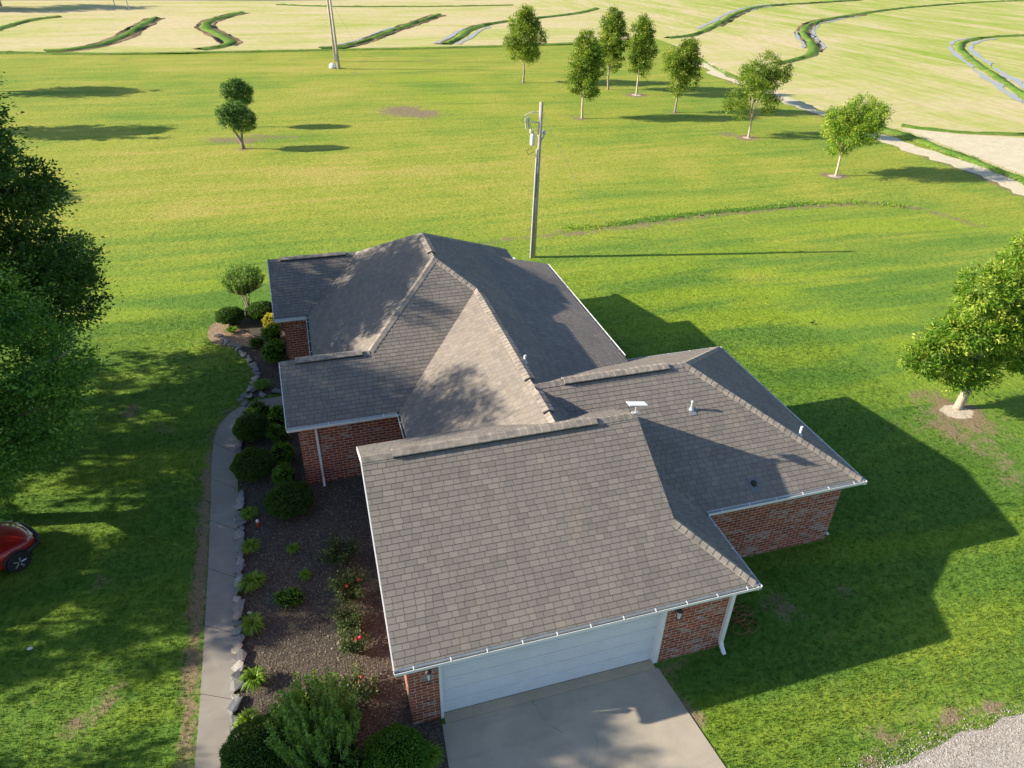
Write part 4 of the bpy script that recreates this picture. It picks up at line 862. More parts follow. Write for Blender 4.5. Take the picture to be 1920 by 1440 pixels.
# oaks on the left: two in view, the others throw the shadows that fall into view
def oak(loc, blobs, n, size, label, seed, group='broad oaks left of the house', trunk_h=2.2, r0=.35, clump=.42, asp=.55, mat='leaf_oak'):
    r = np.random.default_rng(seed); t = tag(empty('oak_tree', loc), label, 'tree', group)
    V, F, ti, T = crown(r, blobs, n, size, clump, asp, twigs=n // 60, flat=.5); leaf_obj('crown', V, F, ti, M[mat], t)
    m = MB(); limbs(m, r, (0, 0, 0), [np.array(b[:3]) for b in blobs] + [T[i] for i in r.choice(len(T), 18)], r0, trunk_h); m.build('trunk', M['bark'], t, smooth=True)
    return t
oak((-13.3, 17.8, 0), [(3.2, 0, 4.0, 2.2, 2.2, 1.3), (1.8, 2.5, 3.6, 2.4, 2.2, 1.3), (3.6, -1.2, 6.0, 1.8, 2.0, 1.2), (2.2, 1.5, 7.0, 2.2, 2.2, 1.5), (3.4, .2, 8.2, 1.5, 1.6, .9), (1.8, 0, 9.6, 2.2, 2.2, 1.6), (0, 1, 11.2, 2.2, 2.2, 1.6), (2.5, .6, 10.4, 1.3, 1.4, 1.0),
    (-2, 0, 9.0, 2.6, 2.6, 2.0), (-2, -2, 6, 2.8, 2.6, 2.0), (-1.5, 3, 6.5, 2.8, 2.4, 2.0), (0, -1, 8, 2.6, 2.6, 2.2), (0, 2.8, 9.3, 2.2, 2.0, 1.6), (-1, 1, 12.2, 1.6, 1.6, 1.0), (3.6, 1.0, 5.0, 1.6, 1.8, 1.0), (3.0, -1.5, 9.6, 1.4, 1.5, 1.2), (1.2, 2.5, 11.3, 2.0, 1.8, 1.3)], 150000, .135, 'dark green oak reaching over the lawn edge behind the brighter oak', 51)
oak((-12.6, 10.9, 0), [(3.2, .3, 5.2, 2.0, 2.0, 1.1), (3.6, -.6, 3.6, 1.7, 1.8, 1.0), (2.4, 1.5, 6.2, 1.9, 1.9, 1.2), (1.6, -1.6, 5.6, 2.0, 2.0, 1.3), (2.6, -2.0, 3.6, 1.7, 1.7, 1.0), (.6, 0, 7.2, 2.2, 2.2, 1.4), (-1.5, 1, 6.5, 2.4, 2.4, 1.6), (-2, -1.5, 5, 2.4, 2.4, 1.8), (0, -2.5, 4.2, 2.0, 1.8, 1.4), (1.5, .5, 2.9, 1.7, 1.8, .8), (0, 2.4, 8.0, 2.2, 1.9, 1.6), (-1, 1, 9.3, 2.0, 2.0, 1.3), (-.4, -.6, 10.2, 1.9, 1.8, 1.5), (-1.5, .8, 11, 1.5, 1.6, 1.0), (1, -3.4, 3.6, 2.0, 1.4, 1.6), (-1.4, -3.2, 5.6, 2.2, 1.6, 1.6), (2.0, -2.9, 2.7, 1.4, 1.2, .9), (-1, -1.5, 8, 2.2, 2.0, 1.6), (4.3, .2, 4.6, 1.3, 1.5, .8)], 130000, .115, 'mid green oak above the red car, lower and brighter than the oak behind', 52, mat='leaf_oak_bright', clump=.5)
oak((-24, 17.5, 0), [(0, 0, 8, 4, 4.4, 2.6), (2, 2.5, 6, 3, 3, 2), (2, -3, 6.5, 3, 3, 2.2), (-1, 0, 10.5, 3, 3.4, 1.8), (0, 1, 5, 3, 3, 1.5)], 10500, .32, 'big oak farther left whose shade joins that of the dark green oak', 54, clump=.6)
oak((-23.5, 9.4, 0), [(0, 0, 6.5, 3, 2.4, 2), (1.5, .8, 5.2, 2.6, 2, 1.6), (-1, -.3, 8, 2.6, 2, 1.5)], 4500, .30, 'smaller oak left of the red car whose shade crosses the walk', 55, clump=.55)
oak((-19, 2.35, 0), [(0, -.2, 7.9, 2.2, 1.6, 1.5), (2.2, .6, 7.4, 1.8, 1.5, 1.3), (-2, .3, 8.2, 2.0, 1.5, 1.3), (1, -1.3, 8.9, 1.6, 1.4, 1.1), (.5, .9, 5.0, 1.8, .8, .9), (1.6, -.6, 9.5, 1.3, 1.1, .8), (0, 1.45, 9.8, 1.6, .6, .6), (1.5, 1.3, 9.2, 1.4, .6, .6), (-1.6, 1.4, 10.4, 1.4, .5, .5)], 17000, .22, 'oak left of the red car, known by its dappled shade on the driveway', 53, trunk_h=4.5)
FG = 'trees left of the lawn that throw long shadows across it'
for k, (lx, ly, hh, rr, lab) in enumerate([(-31, 66.3, 8.8, 3.6, 'tree beyond the left edge whose long shadow lies left of the ball trees'), (-35, 85.8, 8.6, 3.4, 'tree whose shadow is the farthest long band on the left lawn'), (-27.5, 46, 5.6, 2.3, 'small tree whose short shadow shows behind the dark oak')]):
    if k == 0: tA = make_tree('shade_tree', 61, 8.8, 3.6, 2.0, 9000, .34, M['leaf_oak'], M['bark'], lab, 'tree', FG, (lx, ly, 0), 'round', .22, .5)
    else: dup(tA, (lx, ly, 0), k * 1.3, (rr / 3.6, rr / 3.6, hh / 8.8), lab)
for k, (lx, ly, sc, lab) in enumerate([(G(5, 12)[0] - .5, G(5, 12)[1], 1.5, 'thick dark trunked tree at the far left end of the field'), (-72, 183, 1.6, 'tree by the far road whose shade darkens the far left field edge'), (-88, 172, 1.5, 'tree left of the field end whose shade crosses its corner')]):
    dup(tA, (lx, ly, 0), 2 + k, (sc * 1.3, sc * 1.3, sc), lab)

# ------------------------------------------------------------------ utility poles
def pole_tree(loc, h, label, lean=(0, 0), r_=.14):
    t = tag(empty('utility_pole', loc), label, 'utility pole'); m = MB(); m.tube([(0, 0, -.1), (lean[0] * .5, lean[1] * .5, h * .5), (lean[0], lean[1], h)], [r_, r_ * .85, r_ * .68], 12); m.build('pole', M['wood_pole'], t, smooth=True); return t
pb = G(999, 482); pt = pole_tree((pb[0], pb[1], 0), 8.45, 'weathered wooden utility pole with a white transformer just behind the house', (.12, -.1), .15)
m = MB(); m.lathe([(.0, 6.28), (.11, 6.30), (.125, 6.36), (.125, 6.80), (.11, 6.86), (.04, 6.9)], 16, (-.25, .05, 0)); tf = m.build('transformer', M['white'], pt, smooth=True)
for a in (-.07, .07): m = MB(); m.lathe([(.03, 6.9), (.05, 6.95), (.03, 7.0), (.05, 7.05), (.02, 7.12)], 8, (-.30 + a, .05, 0)); m.build('bushing', M['steel'], tf)
m = MB(); m.tube([(.1, -.08, 7.95), (-.35, -.02, 7.98), (-.75, 0, 7.80)], .028, 6); m.tube([(.08, -.08, 7.45), (-.38, -.02, 7.5)], .03, 6); m.build('bracket', M['plastic'], pt)
for a in (-.50, -.66): m = MB(); m.tube([(a, 0, 7.75), (a - .03, 0, 7.6), (a + .04, 0, 7.15)], [.035, .05, .035], 8); m.build('fuse_cutout', M['plastic'], pt)
m = MB(); m.tube([(-.75, 0, 7.80), (-.85, 0, 7.55), (-.62, 0, 7.4), (-.5, 0, 7.7), (-.3, .05, 7.1)], .011, 5); m.tube([(-.3, -.1, 6.25), (-.62, -.1, 6.05), (-.5, -.1, 5.85), (-.2, -.14, 6.0)], .016, 5); m.build('wire', M['dark'], pt)
m = MB(); m.tube([(.12, -.1, 6.4), (.34, -.05, 6.75), (.38, 0, 6.85)], .035, 6); m.lathe([(.05, 6.82), (.1, 6.88), (.1, 6.98), (.04, 7.05)], 10, (.36, 0, 0)); m.build('yard_light', M['plastic'], pt)
m = MB(); m.tube([(-.17, -.08, 0), (-.12, -.13, 3), (-.06, -.18, 6.1)], .045, 8); m.build('conduit', M['plastic'], pt)
m = MB(); m.tube([(-.13, -.16, .2), (-.06, -.2, 3), (-.0, -.22, 6.1)], .012, 5); m.build('ground_wire', M['dark'], pt)
ga = G(1132, 444); ga = np.array([ga[0] - pb[0], ga[1] - pb[1], 0.0]); top = np.array([.12, -.1, 8.05]); m = MB(); m.tube([ga, top], .010, 5); m.build('guy_wire', M['steel'], pt); f = .30; m = MB(); m.tube([ga * .999 + [0, 0, .02], ga * (1 - f) + top * f * .62 + ga * 0], .02, 6); m.V = []; m.F = []; m.tube([ga + [0, 0, 0], ga + (top - ga) * .19], .024, 6); m.build('guy_guard', M['yellow'], pt)
fa = G(629, 115); p2 = pole_tree((fa[0], fa[1], 0), 11.5, 'tall pale utility pole at the back of the lawn, left one of two', (-.3, 0), .17)
m = MB(); m.tube([(.25, 0, 0), (.05, 0, 7.8)], .05, 6); m.build('conduit', M['plastic'], p2)
m = MB(); m.box((-1.0, -.06, 10.7), (.5, .06, 10.85)); m.build('cross_arm', M['wood_pole'], p2)
fa2 = G(636, 129); p3 = pole_tree((fa2[0], fa2[1], 0), 8.6, 'shorter dark utility pole with a meter box beside the white dome', (-.25, 0), .17)
m = MB(); m.box((-.38, -.32, .9), (-.14, -.16, 1.9)); m.build('meter_box', M['plastic'], p3)
m = MB(); m.tube([(-.25, -.25, 0), (-.25, -.25, .9)], .05, 6); m.tube([(-.25, -.25, 1.9), (-.35, -.2, 5)], .04, 6); m.build('conduit', M['plastic'], p3)
gg = G(680, 106) - fa2; m = MB(); m.tube([(gg[0], gg[1], 0), (-.2, 0, 8)], .014, 5); m.build('guy_wire', M['steel'], p3); m = MB(); q0 = np.array([gg[0], gg[1], 0]); m.tube([q0, q0 + (np.array([-.2, 0, 8]) - q0) * .2], .03, 5); m.build('guy_guard', M['yellow'], p3)
wt = G(624, 128); wd_ = tag(empty('well_cover', (wt[0], wt[1], 0)), 'small white domed cover at the foot of the dark utility pole', 'well cover')
m = MB(); m.lathe([(.46, 0), (.47, .25), (.40, .48), (.25, .62), (.0, .67)], 14, (0, 0, 0)); m.build('dome', M['white'], wd_, smooth=True)
m = MB(); m.lathe([(.52, 0), (.52, .05), (.47, .06)], 14, (0, 0, 0)); m.build('base', M['walk'], wd_)
for (px, py, hh, lab) in ((217, 14, 3.2, 'thin pale sign post by the far road, left one'), (242, 17, 3.4, 'thin grey sign post by the far road, right one')):
    q = G(px, py); t = tag(empty('sign_post', (q[0], q[1], 0)), lab, 'sign post', 'posts by the far road'); m = MB(); m.tube([(0, 0, 0), (-.3, 0, hh)], .10, 6); m.build('post', M['plastic'], t); m = MB(); m.box((-.75, -.03, hh - .1), (.2, .03, hh + .9)); m.build('sign_plate', M['plastic'], t)

# ------------------------------------------------------------------ red car
def car():
    d = np.array([.745, .667]); ang = math.atan2(d[1], d[0]); c_ = np.array([-9.74, 8.17]); nrm = np.array([d[1], -d[0]])
    o0 = c_ - nrm * .78 - d * 3.35    # car origin: centre line, rear end of the body
    t = tag(empty('parked_car', (o0[0], o0[1], 0), ang), 'red car with silver wheels parked under the oak, cut by the left edge', 'car')
    # body sections along x: (x, half width, sill z, belt z, hood/deck z)
    st = [(0.0, .60, .35, .62, .72), (.12, .74, .25, .72, .84), (.6, .80, .22, .80, .92), (1.3, .83, .20, .82, .93), (2.2, .84, .20, .82, .92), (2.75, .83, .22, .80, .90), (3.35, .82, .24, .74, .84), (3.75, .78, .27, .68, .76), (3.98, .68, .32, .60, .66), (4.08, .52, .40, .52, .56)]
    V = []; ring = 14
    for x, hw, z0, zb, zt in st:
        pr = [(-hw * .86, z0), (-hw, z0 + .14), (-hw * 1.01, zb * .72), (-hw * .97, zb), (-hw * .82, zt - .02), (-hw * .4, zt + .02), (0, zt + .03)]
        pr = pr + [(-a, b) for a, b in pr[::-1]][0:7]
        V += [(x, a, b) for a, b in pr]
    F = [(i * ring + k, i * ring + (k + 1) % ring, (i + 1) * ring + (k + 1) % ring, (i + 1) * ring + k) for i in range(len(st) - 1) for k in range(ring)] + [tuple(range(ring)), tuple((len(st) - 1) * ring + k for k in range(ring - 1, -1, -1))]
    me = mesh('body', V, F); bm = bmesh.new(); bm.from_mesh(me); bmesh.ops.recalc_face_normals(bm, faces=bm.faces[:]); bm.to_mesh(me); bm.free()
    b = ob('body', me, M['red_paint'], t, smooth=True); sm = b.modifiers.new('s', 'SUBSURF'); sm.levels = sm.render_levels = 2
    cs = [(.25, .60, .90), (.75, .58, 1.27), (1.6, .57, 1.34), (2.25, .58, 1.30), (2.95, .64, .90)]
    V = []; F = []
    for x, hw, z in cs: V += [(x, -hw - .08 * (z > 1), .88), (x, -hw, z), (x, hw, z), (x, hw + .08 * (z > 1), .88)]
    F = [(i * 4 + k, i * 4 + k + 1, (i + 1) * 4 + k + 1, (i + 1) * 4 + k) for i in range(4) for k in range(3)]
    ob('cabin_glass', mesh('cabin_glass', V, F), M['window'], t)
    m = MB(); m.box((.72, -.575, 1.275), (2.27, .575, 1.35)); o = m.build('cabin_roof', M['red_paint'], t); bv = o.modifiers.new('b', 'BEVEL'); bv.width = .03; bv.segments = 3
    m = MB(); m.tube([(3.62, -.83, .47), (3.98, -.74, .46), (4.14, -.45, .46), (4.18, 0, .46), (4.14, .45, .46), (3.98, .74, .46), (3.62, .83, .47)], .07, 10); m.build('bumper', M['dark'], t, smooth=True)
    m = MB(); m.tube([(3.5, .62, .86), (3.80, .66, .745), (3.99, .52, .66), (4.06, .2, .62), (4.07, 0, .615), (4.06, -.2, .62), (3.99, -.52, .66), (3.8, -.70, .72)], .016, 6); m.build('hood_trim', M['chrome'], t)
    for s_ in (-1, 1): m = MB(); m.box((3.90, s_ * .30 - .1, .55), (4.07, s_ * .30 + .1, .63)); m.build('headlight', M['glass'], t)
    for s_ in (-1, 1):
        m = MB(); m.tube([(.3, s_ * .835, .60), (1.5, s_ * .865, .62), (3.0, s_ * .86, .61), (3.5, s_ * .845, .57)], .012, 6); m.build('side_trim', M['dark'], t)
        for wx_ in (.85, 3.35):
            y = s_ * .80; m = MB(); m.lathe([(.20, -.10), (.295, -.105), (.32, -.07), (.32, .07), (.295, .105), (.20, .10)], 26, (wx_, y, .32), 'y'); wh = m.build('wheel', M['tyre'], t, smooth=False)
            m = MB(); m.lathe([(.20, -.09), (.205, -.098), (.18, -.10), (.17, -.065), (.06, -.07), (.05, -.095), (.0, -.10)] if s_ < 0 else [(.0, .10), (.05, .095), (.06, .07), (.17, .065), (.18, .10), (.205, .098), (.20, .09)], 26, (wx_, y, .32), 'y')
            for k in range(5):
                a = k * 2 * math.pi / 5; m.tube([(wx_ + .04 * math.cos(a), y + s_ * .09, .32 + .04 * math.sin(a)), (wx_ + .18 * math.cos(a), y + s_ * .09, .32 + .18 * math.sin(a))], .026, 5)
            m.build('rim', M['alloy'], wh)
            m = MB(); m.tube([(wx_ + .365 * math.cos(a), s_ * .845, .33 + .365 * math.sin(a)) for a in np.linspace(-.15, math.pi + .15, 18)], .028, 6); m.build('wheel_arch', M['dark'], t)
    return t
car()

# ------------------------------------------------------------------ bed plants
def hedge(loc, rx, ry, h, n, label, mat='leaf_hedge', size=.055, group='clipped round shrubs in the beds', lobes=1, seed=1, name='round_shrub', asp=.6, cat='shrub'):
    r = np.random.default_rng(seed); t = tag(empty(name, loc), label, cat, group)
    bl = [(0, 0, h * .5, rx, ry, h * .52)] if lobes == 1 else [(0, 0, h * .45, rx * .7, ry * .7, h * .45)] + [(rx * .5 * math.cos(a), ry * .5 * math.sin(a), h * (.42 + .12 * (k % 3)), rx * .5, ry * .5, h * .38) for k, a in enumerate(np.arange(lobes) * 6.28 / lobes + seed)]
    bm = bmesh.new()
    for b in bl: bmesh.ops.create_icosphere(bm, subdivisions=3, radius=1, matrix=Matrix.Translation(b[:3]) @ Matrix.Diagonal((b[3] * .86, b[4] * .86, b[5] * .86, 1)))
    for v in bm.verts: v.co += Vector(r.normal(0, .012, 3)); v.co.z = max(v.co.z, .0)
    me = bpy.data.meshes.new('shrub_core'); bm.to_mesh(me); bm.free(); ob('shrub_core', me, M['core'], t)  # solid near-black core filling the shrub inside its leaf shell
    V, F, ti, T = crown(r, bl, n, size, .07 if lobes == 1 else .10, asp, twigs=n // 10)
    if lobes == 1:
        k = len(V) // 4; d = unit(r.normal(0, 1, (k, 3))); d[:, 2] = np.abs(d[:, 2]) * 1.0 - .35; d = unit(d); b = bl[0]
        wob = 1 + .065 * np.sin(d[:, 0] * 7 + seed) * np.cos(d[:, 1] * 6 + d[:, 2] * 5) + r.normal(0, .035, k); C = np.array(b[:3]) + d * np.array(b[3:]) * wob[:, None]
        V, F = leaf_quads(C, unit(d + r.normal(0, .8, d.shape)), unit(d + r.normal(0, .7, d.shape)), size * r.uniform(.6, 1.3, k), asp); ti = np.clip(.42 + r.normal(0, .2, k), 0, 1)
    V[:, 2] = np.maximum(V[:, 2], .01)
    leaf_obj('foliage', V, F, ti, M[mat], t); return t
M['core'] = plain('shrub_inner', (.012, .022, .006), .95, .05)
CG = 'clipped round shrubs in the beds'
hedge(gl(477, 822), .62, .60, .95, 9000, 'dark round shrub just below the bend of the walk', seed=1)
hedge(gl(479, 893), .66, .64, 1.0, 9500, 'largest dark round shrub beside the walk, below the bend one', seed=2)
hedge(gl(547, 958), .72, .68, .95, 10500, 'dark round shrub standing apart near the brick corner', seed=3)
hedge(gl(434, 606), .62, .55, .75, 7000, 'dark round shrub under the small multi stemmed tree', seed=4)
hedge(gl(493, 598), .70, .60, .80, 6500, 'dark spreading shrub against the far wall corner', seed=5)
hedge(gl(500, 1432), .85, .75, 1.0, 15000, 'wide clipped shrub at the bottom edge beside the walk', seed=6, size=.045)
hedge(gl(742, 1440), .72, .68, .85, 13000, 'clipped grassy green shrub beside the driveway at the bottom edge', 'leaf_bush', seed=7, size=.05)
LG = 'loose leafy shrubs along the house wall'
hedge(gl(485, 784), .50, .42, .55, 4500, 'low leafy shrub at the corner of the entry path', 'leaf_hedge', .08, LG, 4, 11, 'leafy_shrub')
hedge(gl(527, 795), .40, .40, .70, 4500, 'bright leafy shrub nearest the eave end, top of the near row', 'leaf_bush', .075, LG, 5, 12, 'leafy_shrub')
hedge(gl(525, 830), .34, .34, .80, 3600, 'small yellow green leafy shrub in the near row', 'leaf_bush', .07, LG, 4, 13, 'leafy_shrub')
hedge(gl(533, 866), .38, .38, .75, 4200, 'mid green leafy shrub, third of the near row', 'leaf_bush', .07, LG, 5, 14, 'leafy_shrub')
hedge(gl(535, 905), .38, .38, .70, 4200, 'lowest leafy shrub of the near row beside the brick corner', 'leaf_bush', .07, LG, 5, 15, 'leafy_shrub')
hedge(gl(512, 615), .38, .36, .75, 3800, 'golden yellow shrub by the far brick wall', 'leaf_gold', .08, LG, 5, 16, 'leafy_shrub')
hedge(gl(512, 640), .42, .42, .75, 4200, 'leafy shrub just below the golden shrub', 'leaf_bush', .08, LG, 5, 17, 'leafy_shrub')
hedge(gl(517, 676), .52, .50, .90, 5200, 'taller leafy shrub before the dark brick recess', 'leaf_bush', .08, LG, 6, 18, 'leafy_shrub')
hedge(gl(482, 650), .32, .30, .40, 2200, 'small low shrub inside the curved stone edge', 'leaf_hedge', .07, LG, 3, 19, 'leafy_shrub')
hedge(gl(545, 1128), .40, .30, .35, 2600, 'low bright green spreading plant in the middle of the bed', 'leaf_bush', .06, LG, 4, 20, 'leafy_shrub')
# blade clumps
def clump_mesh(seed, n=300, R=.36, h=.38, wd=.015):
    r = np.random.default_rng(seed); V = []; F = []
    for k in range(n):
        a = r.uniform(0, 6.283); d = np.array([math.cos(a), math.sin(a), 0]); sd_ = np.array([-d[1], d[0], 0]); R_ = R * r.uniform(.35, 1.1); hh = h * r.uniform(.7, 1.15); b0 = d * r.uniform(0, .06) + np.array([0, 0, 0]); b = len(V)
        for i, t in enumerate((0, .3, .6, .85, 1)):
            c_ = b0 + d * R_ * t ** 1.2 + np.array([0, 0, hh * (1.9 * t - 1.45 * t * t)]); ww = wd * (1 - t ** 2) + .001
            V += [c_ - sd_ * ww, c_ + sd_ * ww]
        F += [(b + 2 * i, b + 2 * i + 1, b + 2 * i + 3, b + 2 * i + 2) for i in range(4)]
    me = mesh('blades', V, np.array(F)); fattr(me, 'tint', np.clip(np.repeat(r.normal(.5, .25, n), 4), 0, 1), 'FACE'); me.materials.append(M['leaf_lily']); return me
CM = [clump_mesh(70 + k) for k in range(3)]
def lily(px, py, R, label, k, g='strap leaved clumps along the stone edging'):
    t = tag(empty('daylily_clump', gl(px, py), k * 1.1), label, 'plant', g); o = bpy.data.objects.new('blades', CM[k % 3]); COL.objects.link(o); o.parent = t; rr_ = random.Random(k * 7); t.scale = (R / .36 * rr_.uniform(.8, 1.15), R / .36 * rr_.uniform(.8, 1.15), R / .36 * rr_.uniform(.85, 1.3))
lily(470, 968, .30, 'small strap leaved clump next to the red garden marker', 0); lily(472, 1032, .36, 'strap leaved clump, second down the stone edging', 1); lily(475, 1100, .42, 'strap leaved clump, third down the stone edging', 2)
lily(476, 1178, .38, 'upright strap leaved clump, fourth down the stone edging', 3); lily(480, 1282, .42, 'grassy clump below a sunlit streak of the walk', 4); lily(468, 1360, .32, 'clump half merged with the wide clipped shrub at the bottom', 5)
lily(436, 624, .36, 'pale grassy clump beside the far dark round shrub', 6); lily(492, 728, .48, 'broad grassy clump in the upper bed above the entry path', 7); lily(800, 1425, .36, 'narrow grassy clump between clipped shrub and driveway', 8)
lily(551, 1034, .24, 'small yellowish tuft in the middle of the bed, upper one', 9); lily(574, 1082, .22, 'small yellowish tuft in the middle of the bed, lower one', 10)
# roses
def rose(px, py, R, h, n, label, flowers=(), seed=1):
    r = np.random.default_rng(seed); t = tag(empty('rose_bush', gl(px, py)), label, 'rose bush', 'rose bushes beside the garage wall'); m = MB(); tips = []
    for k in range(16):
        a = r.uniform(0, 6.283); q = R * 1.12 * r.uniform(.3, 1); tip = np.array([q * math.cos(a), q * math.sin(a), h * r.uniform(.6, 1.05)]); tips.append(tip); m.tube([(0, 0, 0), tip * [.4, .4, .55], tip], [.012, .009, .004], 5)
    m.build('stems', M['bark'], t); tips = np.array(tips); idx = r.integers(0, 16, n); f = r.uniform(.35, 1.05, n)[:, None]
    C = tips[idx] * np.hstack([f, f, f ** .8]) + r.normal(0, .07, (n, 3)); C[:, 2] = np.maximum(C[:, 2], .04)
    V, F = leaf_quads(C, unit(r.normal(0, 1, C.shape)), unit(r.normal(0, .6, C.shape) + [0, 0, 1]), .06 * r.uniform(.6, 1.3, n), .6); leaf_obj('leaves', V, F, np.clip(r.normal(.45, .3, n), 0, 1), M['leaf_rose'], t)
    for (dx, dy, z, s_, mt) in flowers:
        m = MB()
        for k in range(14):
            d = unit(r.normal(0, 1, 3)); d[2] = abs(d[2]); u_ = unit(np.cross(d, [.3, .2, 1])); v_ = np.cross(d, u_); c_ = np.array([dx, dy, z]) + d * s_ * .6; m.add([c_ - u_ * s_ * .6, c_ + d * s_ * .3 - v_ * s_ * .5, c_ + u_ * s_ * .6, c_ + v_ * s_ * .6], [(0, 1, 2, 3)])
        m.build('rose_bloom', M[mt], t)
rose(640, 1062, .55, .85, 3600, 'tall dark rose bush nearest the eave, topmost of the roses', seed=1)
rose(662, 1125, .52, .80, 3400, 'rose bush with two small coral blooms', [(-.12, -.1, .72, .05, 'petal_coral'), (.22, .08, .68, .045, 'petal_coral')], 2)
rose(655, 1180, .48, .60, 2600, 'dark low rose bush without blooms', seed=3)
rose(668, 1226, .34, .58, 1500, 'small rose bush with one bright pink bloom', [(.14, 0, .58, .075, 'petal'), (.04, -.02, .55, .05, 'petal_coral')], 4)
rose(676, 1300, .48, .55, 2400, 'rose bush with a coral bloom next to the garage corner', [(.08, .05, .55, .04, 'petal_coral'), (.02, -.02, .50, .035, 'petal_coral')], 5)
# crape myrtles
def myrtle(loc, label, H, spread, shoots, lp, name, seed, trunk=0, leaf=.09, lowfill=0):
    r = np.random.default_rng(seed); t = tag(empty(name, loc), label, 'tree' if trunk else 'shrub'); m = MB(); Cs = []; Ds = []; Ti = []
    if trunk:
        for k in range(4): a = k * 1.6; m.tube([(0.03 * math.cos(a), .03 * math.sin(a), 0), (.08 * math.cos(a), .08 * math.sin(a), trunk * .5), (.22 * math.cos(a), .22 * math.sin(a), trunk)], [.05, .04, .03], 6)
    for k in range(shoots):
        a = r.uniform(0, 6.283); q = math.sqrt(r.uniform(0.0, 1)); out = spread * q; b = np.array([.15 * math.cos(a) * q, .15 * math.sin(a) * q, trunk * .9]); hh = (H - trunk) * (1 - .35 * q * q) * r.uniform(.75, 1.08)
        tip = b + np.array([out * math.cos(a), out * math.sin(a), hh]); mid = b * .5 + tip * .5 + np.array([.32 * out * math.cos(a), .32 * out * math.sin(a), -.16 * hh])
        m.tube([b, mid, tip], [.012, .008, .003], 4)
        ts = np.linspace(.22, 1, lp); pts_ = ((1 - ts) ** 2)[:, None] * b + (2 * ts * (1 - ts))[:, None] * mid + (ts ** 2)[:, None] * tip; ax_ = unit(tip - b)
        for s_ in (-1, 1, 0):
            sdv = unit(np.cross(ax_, unit(r.normal(0, 1, 3)))); D_ = unit(sdv * (s_ or .3) + ax_ * .35 + r.normal(0, .3, (lp, 3))); Cs.append(pts_ + D_ * leaf * .5 + r.normal(0, .025, (lp, 3))); Ds.append(D_); Ti.append(np.clip(.25 + .5 * ts + r.normal(0, .18, lp), 0, 1))
    C = np.vstack(Cs); D_ = np.vstack(Ds); V, F = leaf_quads(C, D_, unit(r.normal(0, .6, C.shape) + [0, 0, 1]), leaf * r.uniform(.6, 1.25, len(C)), .5)
    m.build('trunk' if trunk else 'stems', M['bark_pale'], t); leaf_obj('crown' if trunk else 'leaves', V, F, np.concatenate(Ti), M['leaf_myrtle'], t); return t
bp = G(603, 1400); myrtle((bp[0] + .02, bp[1] - .05, 0), 'tall many stemmed shrub with sunlit shoots at the bottom of the bed', 2.15, .92, 120, 60, 'crape_myrtle', 81, leaf=.075)
q = G(640, 1440); hedge((q[0] - .1, q[1] - .25, 0), .75, .6, .8, 9000, 'dark leafy shrub in front of the tall sunlit myrtle', 'leaf_myrtle', .07, LG, 6, 21, 'leafy_shrub')
q = G(566, 1345); hedge((q[0], q[1], 0), .5, .45, .7, 5000, 'yellow tipped shrub on the left side of the tall sunlit myrtle', 'leaf_bush', .06, LG, 5, 22, 'leafy_shrub')
myrtle(gl(468, 592), 'small many stemmed tree with a rounded head at the far end of the upper bed', 2.75, .85, 150, 26, 'crape_myrtle', 82, 1.35, .09)

# ------------------------------------------------------------------ small things
r = np.random.default_rng(44); bp_ = [tuple(G(*q)[:2]) for q in bedL] + [(1.9, 13.2), (1.9, 6.0), (.95, 6), (.95, -3.4)]
from_ = np.column_stack([r.uniform(-4.2, 1.2, 9000), r.uniform(-2, 13, 9000)])
def in_poly(P, poly):
    c = np.zeros(len(P), bool); j = len(poly) - 1
    for i in range(len(poly)):
        (xi, yi), (xj, yj) = poly[i], poly[j]; c ^= ((yi > P[:, 1]) != (yj > P[:, 1])) & (P[:, 0] < (xj - xi) * (P[:, 1] - yi) / (yj - yi + 1e-12) + xi); j = i
    return c
from_ = from_[in_poly(from_, bp_) & (from_[:, 0] < .25)]; n_ = len(from_)
V, F = leaf_quads(np.column_stack([from_, r.uniform(.02, .035, n_)]), unit(r.normal(0, 1, (n_, 3)) * [1, 1, .2]), unit(r.normal(0, .3, (n_, 3)) + [0, 0, 1]), r.uniform(.015, .06, n_), .6)
M['litter'] = leaf_material('leaf_litter', (.10, .07, .04), (.22, .16, .10), (.45, .38, .28), .1)
me = mesh('leaf_litter', V, F); fattr(me, 'tint', r.uniform(0, 1, n_), 'FACE'); tag(ob('leaf_litter', me, M['litter']), 'dry leaf bits and chips scattered over the dark garden bed', 'leaf litter', None, 'stuff')
q = G(485, 988); t = tag(empty('garden_marker', (q[0], q[1], 0)), 'small red and white marker standing in the bed near the topmost clump', 'garden marker')
m = MB(); m.lathe([(.05, .02), (.055, .20), (.04, .22)], 12); m.build('body', plain('faded_red', (.42, .06, .05), .5), t); m = MB(); m.lathe([(.042, .221), (.05, .26), (.03, .30), (0, .31)], 12); m.build('top', M['white'], t); m = MB(); m.tube([(0, 0, -.05), (0, 0, .03)], .01, 6); m.build('stake', M['steel'], t)
q = G(468, 1152); m = MB(); m.lathe([(.0, .05), (.045, .055), (.05, .07), (.02, .08), (0, .08)], 12, (0, 0, 0)); m.tube([(0, 0, 0), (0, 0, .06)], .008, 5); o = m.build('path_light', M['chrome'], loc=(q[0], q[1], 0)); tag(o, 'tiny round pale light on a stake beside the stone edging', 'garden light')
q = G(56, 1217); r = np.random.default_rng(9); bm = bmesh.new(); bmesh.ops.create_icosphere(bm, subdivisions=2, radius=.05)
for v in bm.verts: v.co = Vector((v.co.x * 1.3, v.co.y * .8, abs(v.co.z) * .6)) * (1 + r.uniform(-.3, .3))
